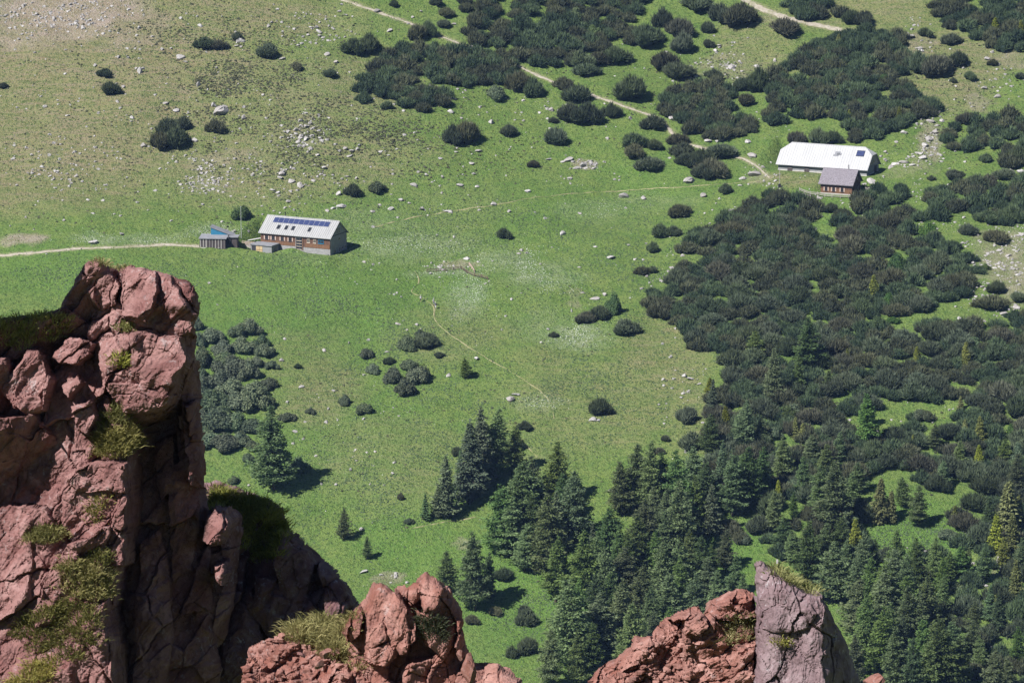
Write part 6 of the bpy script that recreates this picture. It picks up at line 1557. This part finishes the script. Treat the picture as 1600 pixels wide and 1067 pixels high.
grass_patch('rock_tower', [(44, 846), (50, 824), (90, 822), (97, 838), (80, 850)], 60, 34, 0.15, 'grass cushion above the two leaning slabs', 63)
grass_patch('rock_tower', [(95, 900), (104, 872), (140, 880), (172, 898), (170, 932), (130, 940), (100, 920)], 130, 32, 0.17, 'grass on the upper part of the lower ledge', 64)
grass_patch('rock_tower', [(20, 985), (90, 938), (150, 940), (160, 1000), (120, 1030), (60, 1020), (30, 1010)], 190, 30, 0.16, 'grass covering the lower ledge of the rock tower', 65)
grass_patch('rock_tower', [(15, 1070), (60, 1030), (100, 1028), (70, 1067)], 60, 30, 0.15, 'grass at the foot of the lower ledge', 66)
grass_patch('rock_tower', [(140, 792), (150, 772), (166, 774), (158, 796), (154, 822), (146, 812)], 26, 26, 0.11, 'thin grass in the crack of the pale rock face', 67)
grass_patch('rock_tower', [(146, 412), (152, 402), (192, 408), (200, 420), (170, 418)], 40, 26, 0.12, 'yellowish grass on the very top of the rock tower', 68)
grass_patch('rock_tower', [(184, 514), (188, 500), (204, 504), (204, 518)], 22, 26, 0.11, 'small grass tuft in the crack under the proud plate', 69)
grass_patch('rock_tower', [(180, 568), (184, 548), (196, 550), (196, 572)], 22, 26, 0.11, 'small grass tuft left of the bulging block', 70)
grass_patch('rock_tower', [(136, 880), (150, 856), (168, 862), (164, 886)], 34, 26, 0.12, 'grass tuft under the pale rock face', 71)
grass_patch('rock_shoulder', [(322, 764), (370, 774), (430, 796), (446, 830), (440, 870), (400, 880), (370, 850), (376, 812), (340, 790), (322, 800)], 330, 26, 0.20, 'dark grassy cap of the shaded rock shoulder', 72)
grass_patch('rubble_slope', [(444, 1010), (456, 985), (500, 980), (536, 986), (580, 1026), (592, 1060), (560, 1050), (530, 1030), (480, 1012)], 150, 40, 0.24, 'bright grass cushion on top of the rubble slope', 73, lift=0.05, spread=0.13)
grass_patch('pointed_rock', [(520, 985), (536, 958), (552, 962), (546, 986)], 24, 28, 0.14, 'dry grass left of the pointed boulder', 74)
grass_patch('pointed_rock', [(650, 968), (664, 952), (684, 966), (688, 1000), (664, 1000)], 60, 26, 0.13, 'grass coloured dark for shade in the niche of the pointed boulder', 75, M_GRASS_SHADED)
grass_patch('slab_pinnacle', [(1206, 894), (1216, 888), (1260, 914), (1296, 922), (1296, 934), (1270, 932), (1236, 916)], 80, 34, 0.17, 'dry yellow grass on the tip of the slab pinnacle', 76)
grass_patch('crumbling_crag', [(1126, 972), (1150, 955), (1180, 960), (1182, 1000), (1140, 996), (1122, 1004)], 60, 26, 0.11, 'thin grass between crumbling crag and slab pinnacle', 77)
grass_patch('slab_pinnacle', [(1210, 1000), (1222, 994), (1230, 1002), (1218, 1008)], 14, 24, 0.08, 'tiny grass tuft on the face of the slab pinnacle', 78)


# the leaning crag just outside the left edge; its prow shades the tower's left flank
LEAN = [([(-410, 360), (-260, 262), (-150, 236), (-112, 228), (-72, 168), (-54, 160), (-40, 232), (-44, 322), (-104, 328), (-176, 372), (-236, 440), (-262, 600), (-270, 1126), (-420, 1126)], 2.5, 0.05, 0.0, 0.3, 0.8)]
crag('leaning_rock', 88.0, (-424, 150, -30, 1126), LEAN, M_RED, 'red rock prow leaning out beyond the left edge above the rock tower', seed=23, step=4.0, wcut=-1.0)
grass_patch('rock_tower', [(-60, 506), (0, 500), (60, 490), (96, 484), (112, 506), (60, 538), (20, 546), (-60, 552)], 150, 28, 0.17, 'dark grass on the shaded shoulder left of the tower head', 79)

# ------------------------------------------------------------------ thin blue mountain air
_zlo = float(GZ.min()) - 2.0; _zhi = float(max(GZ.max(), CAM[2])) + 12.0
hz_ = MB().box(float(GX[0]) - 5, float(GX[-1]) + 5, float(GY[0]) - 5, float(GY[-1]) + 5, _zlo, _zhi)
mh = bpy.data.materials.new('haze'); mh.use_nodes = True
nt = mh.node_tree; nt.nodes.clear()
ho = nt.nodes.new('ShaderNodeOutputMaterial'); hv = nt.nodes.new('ShaderNodeVolumePrincipled')
hv.inputs['Color'].default_value = (0.32, 0.52, 1.0, 1); hv.inputs['Density'].default_value = 0.000034; hv.inputs['Anisotropy'].default_value = 0.0
nt.links.new(hv.outputs[0], ho.inputs['Volume'])
haze = hz_.build('haze', mh); tag(haze, kind='stuff')
settle_labels()
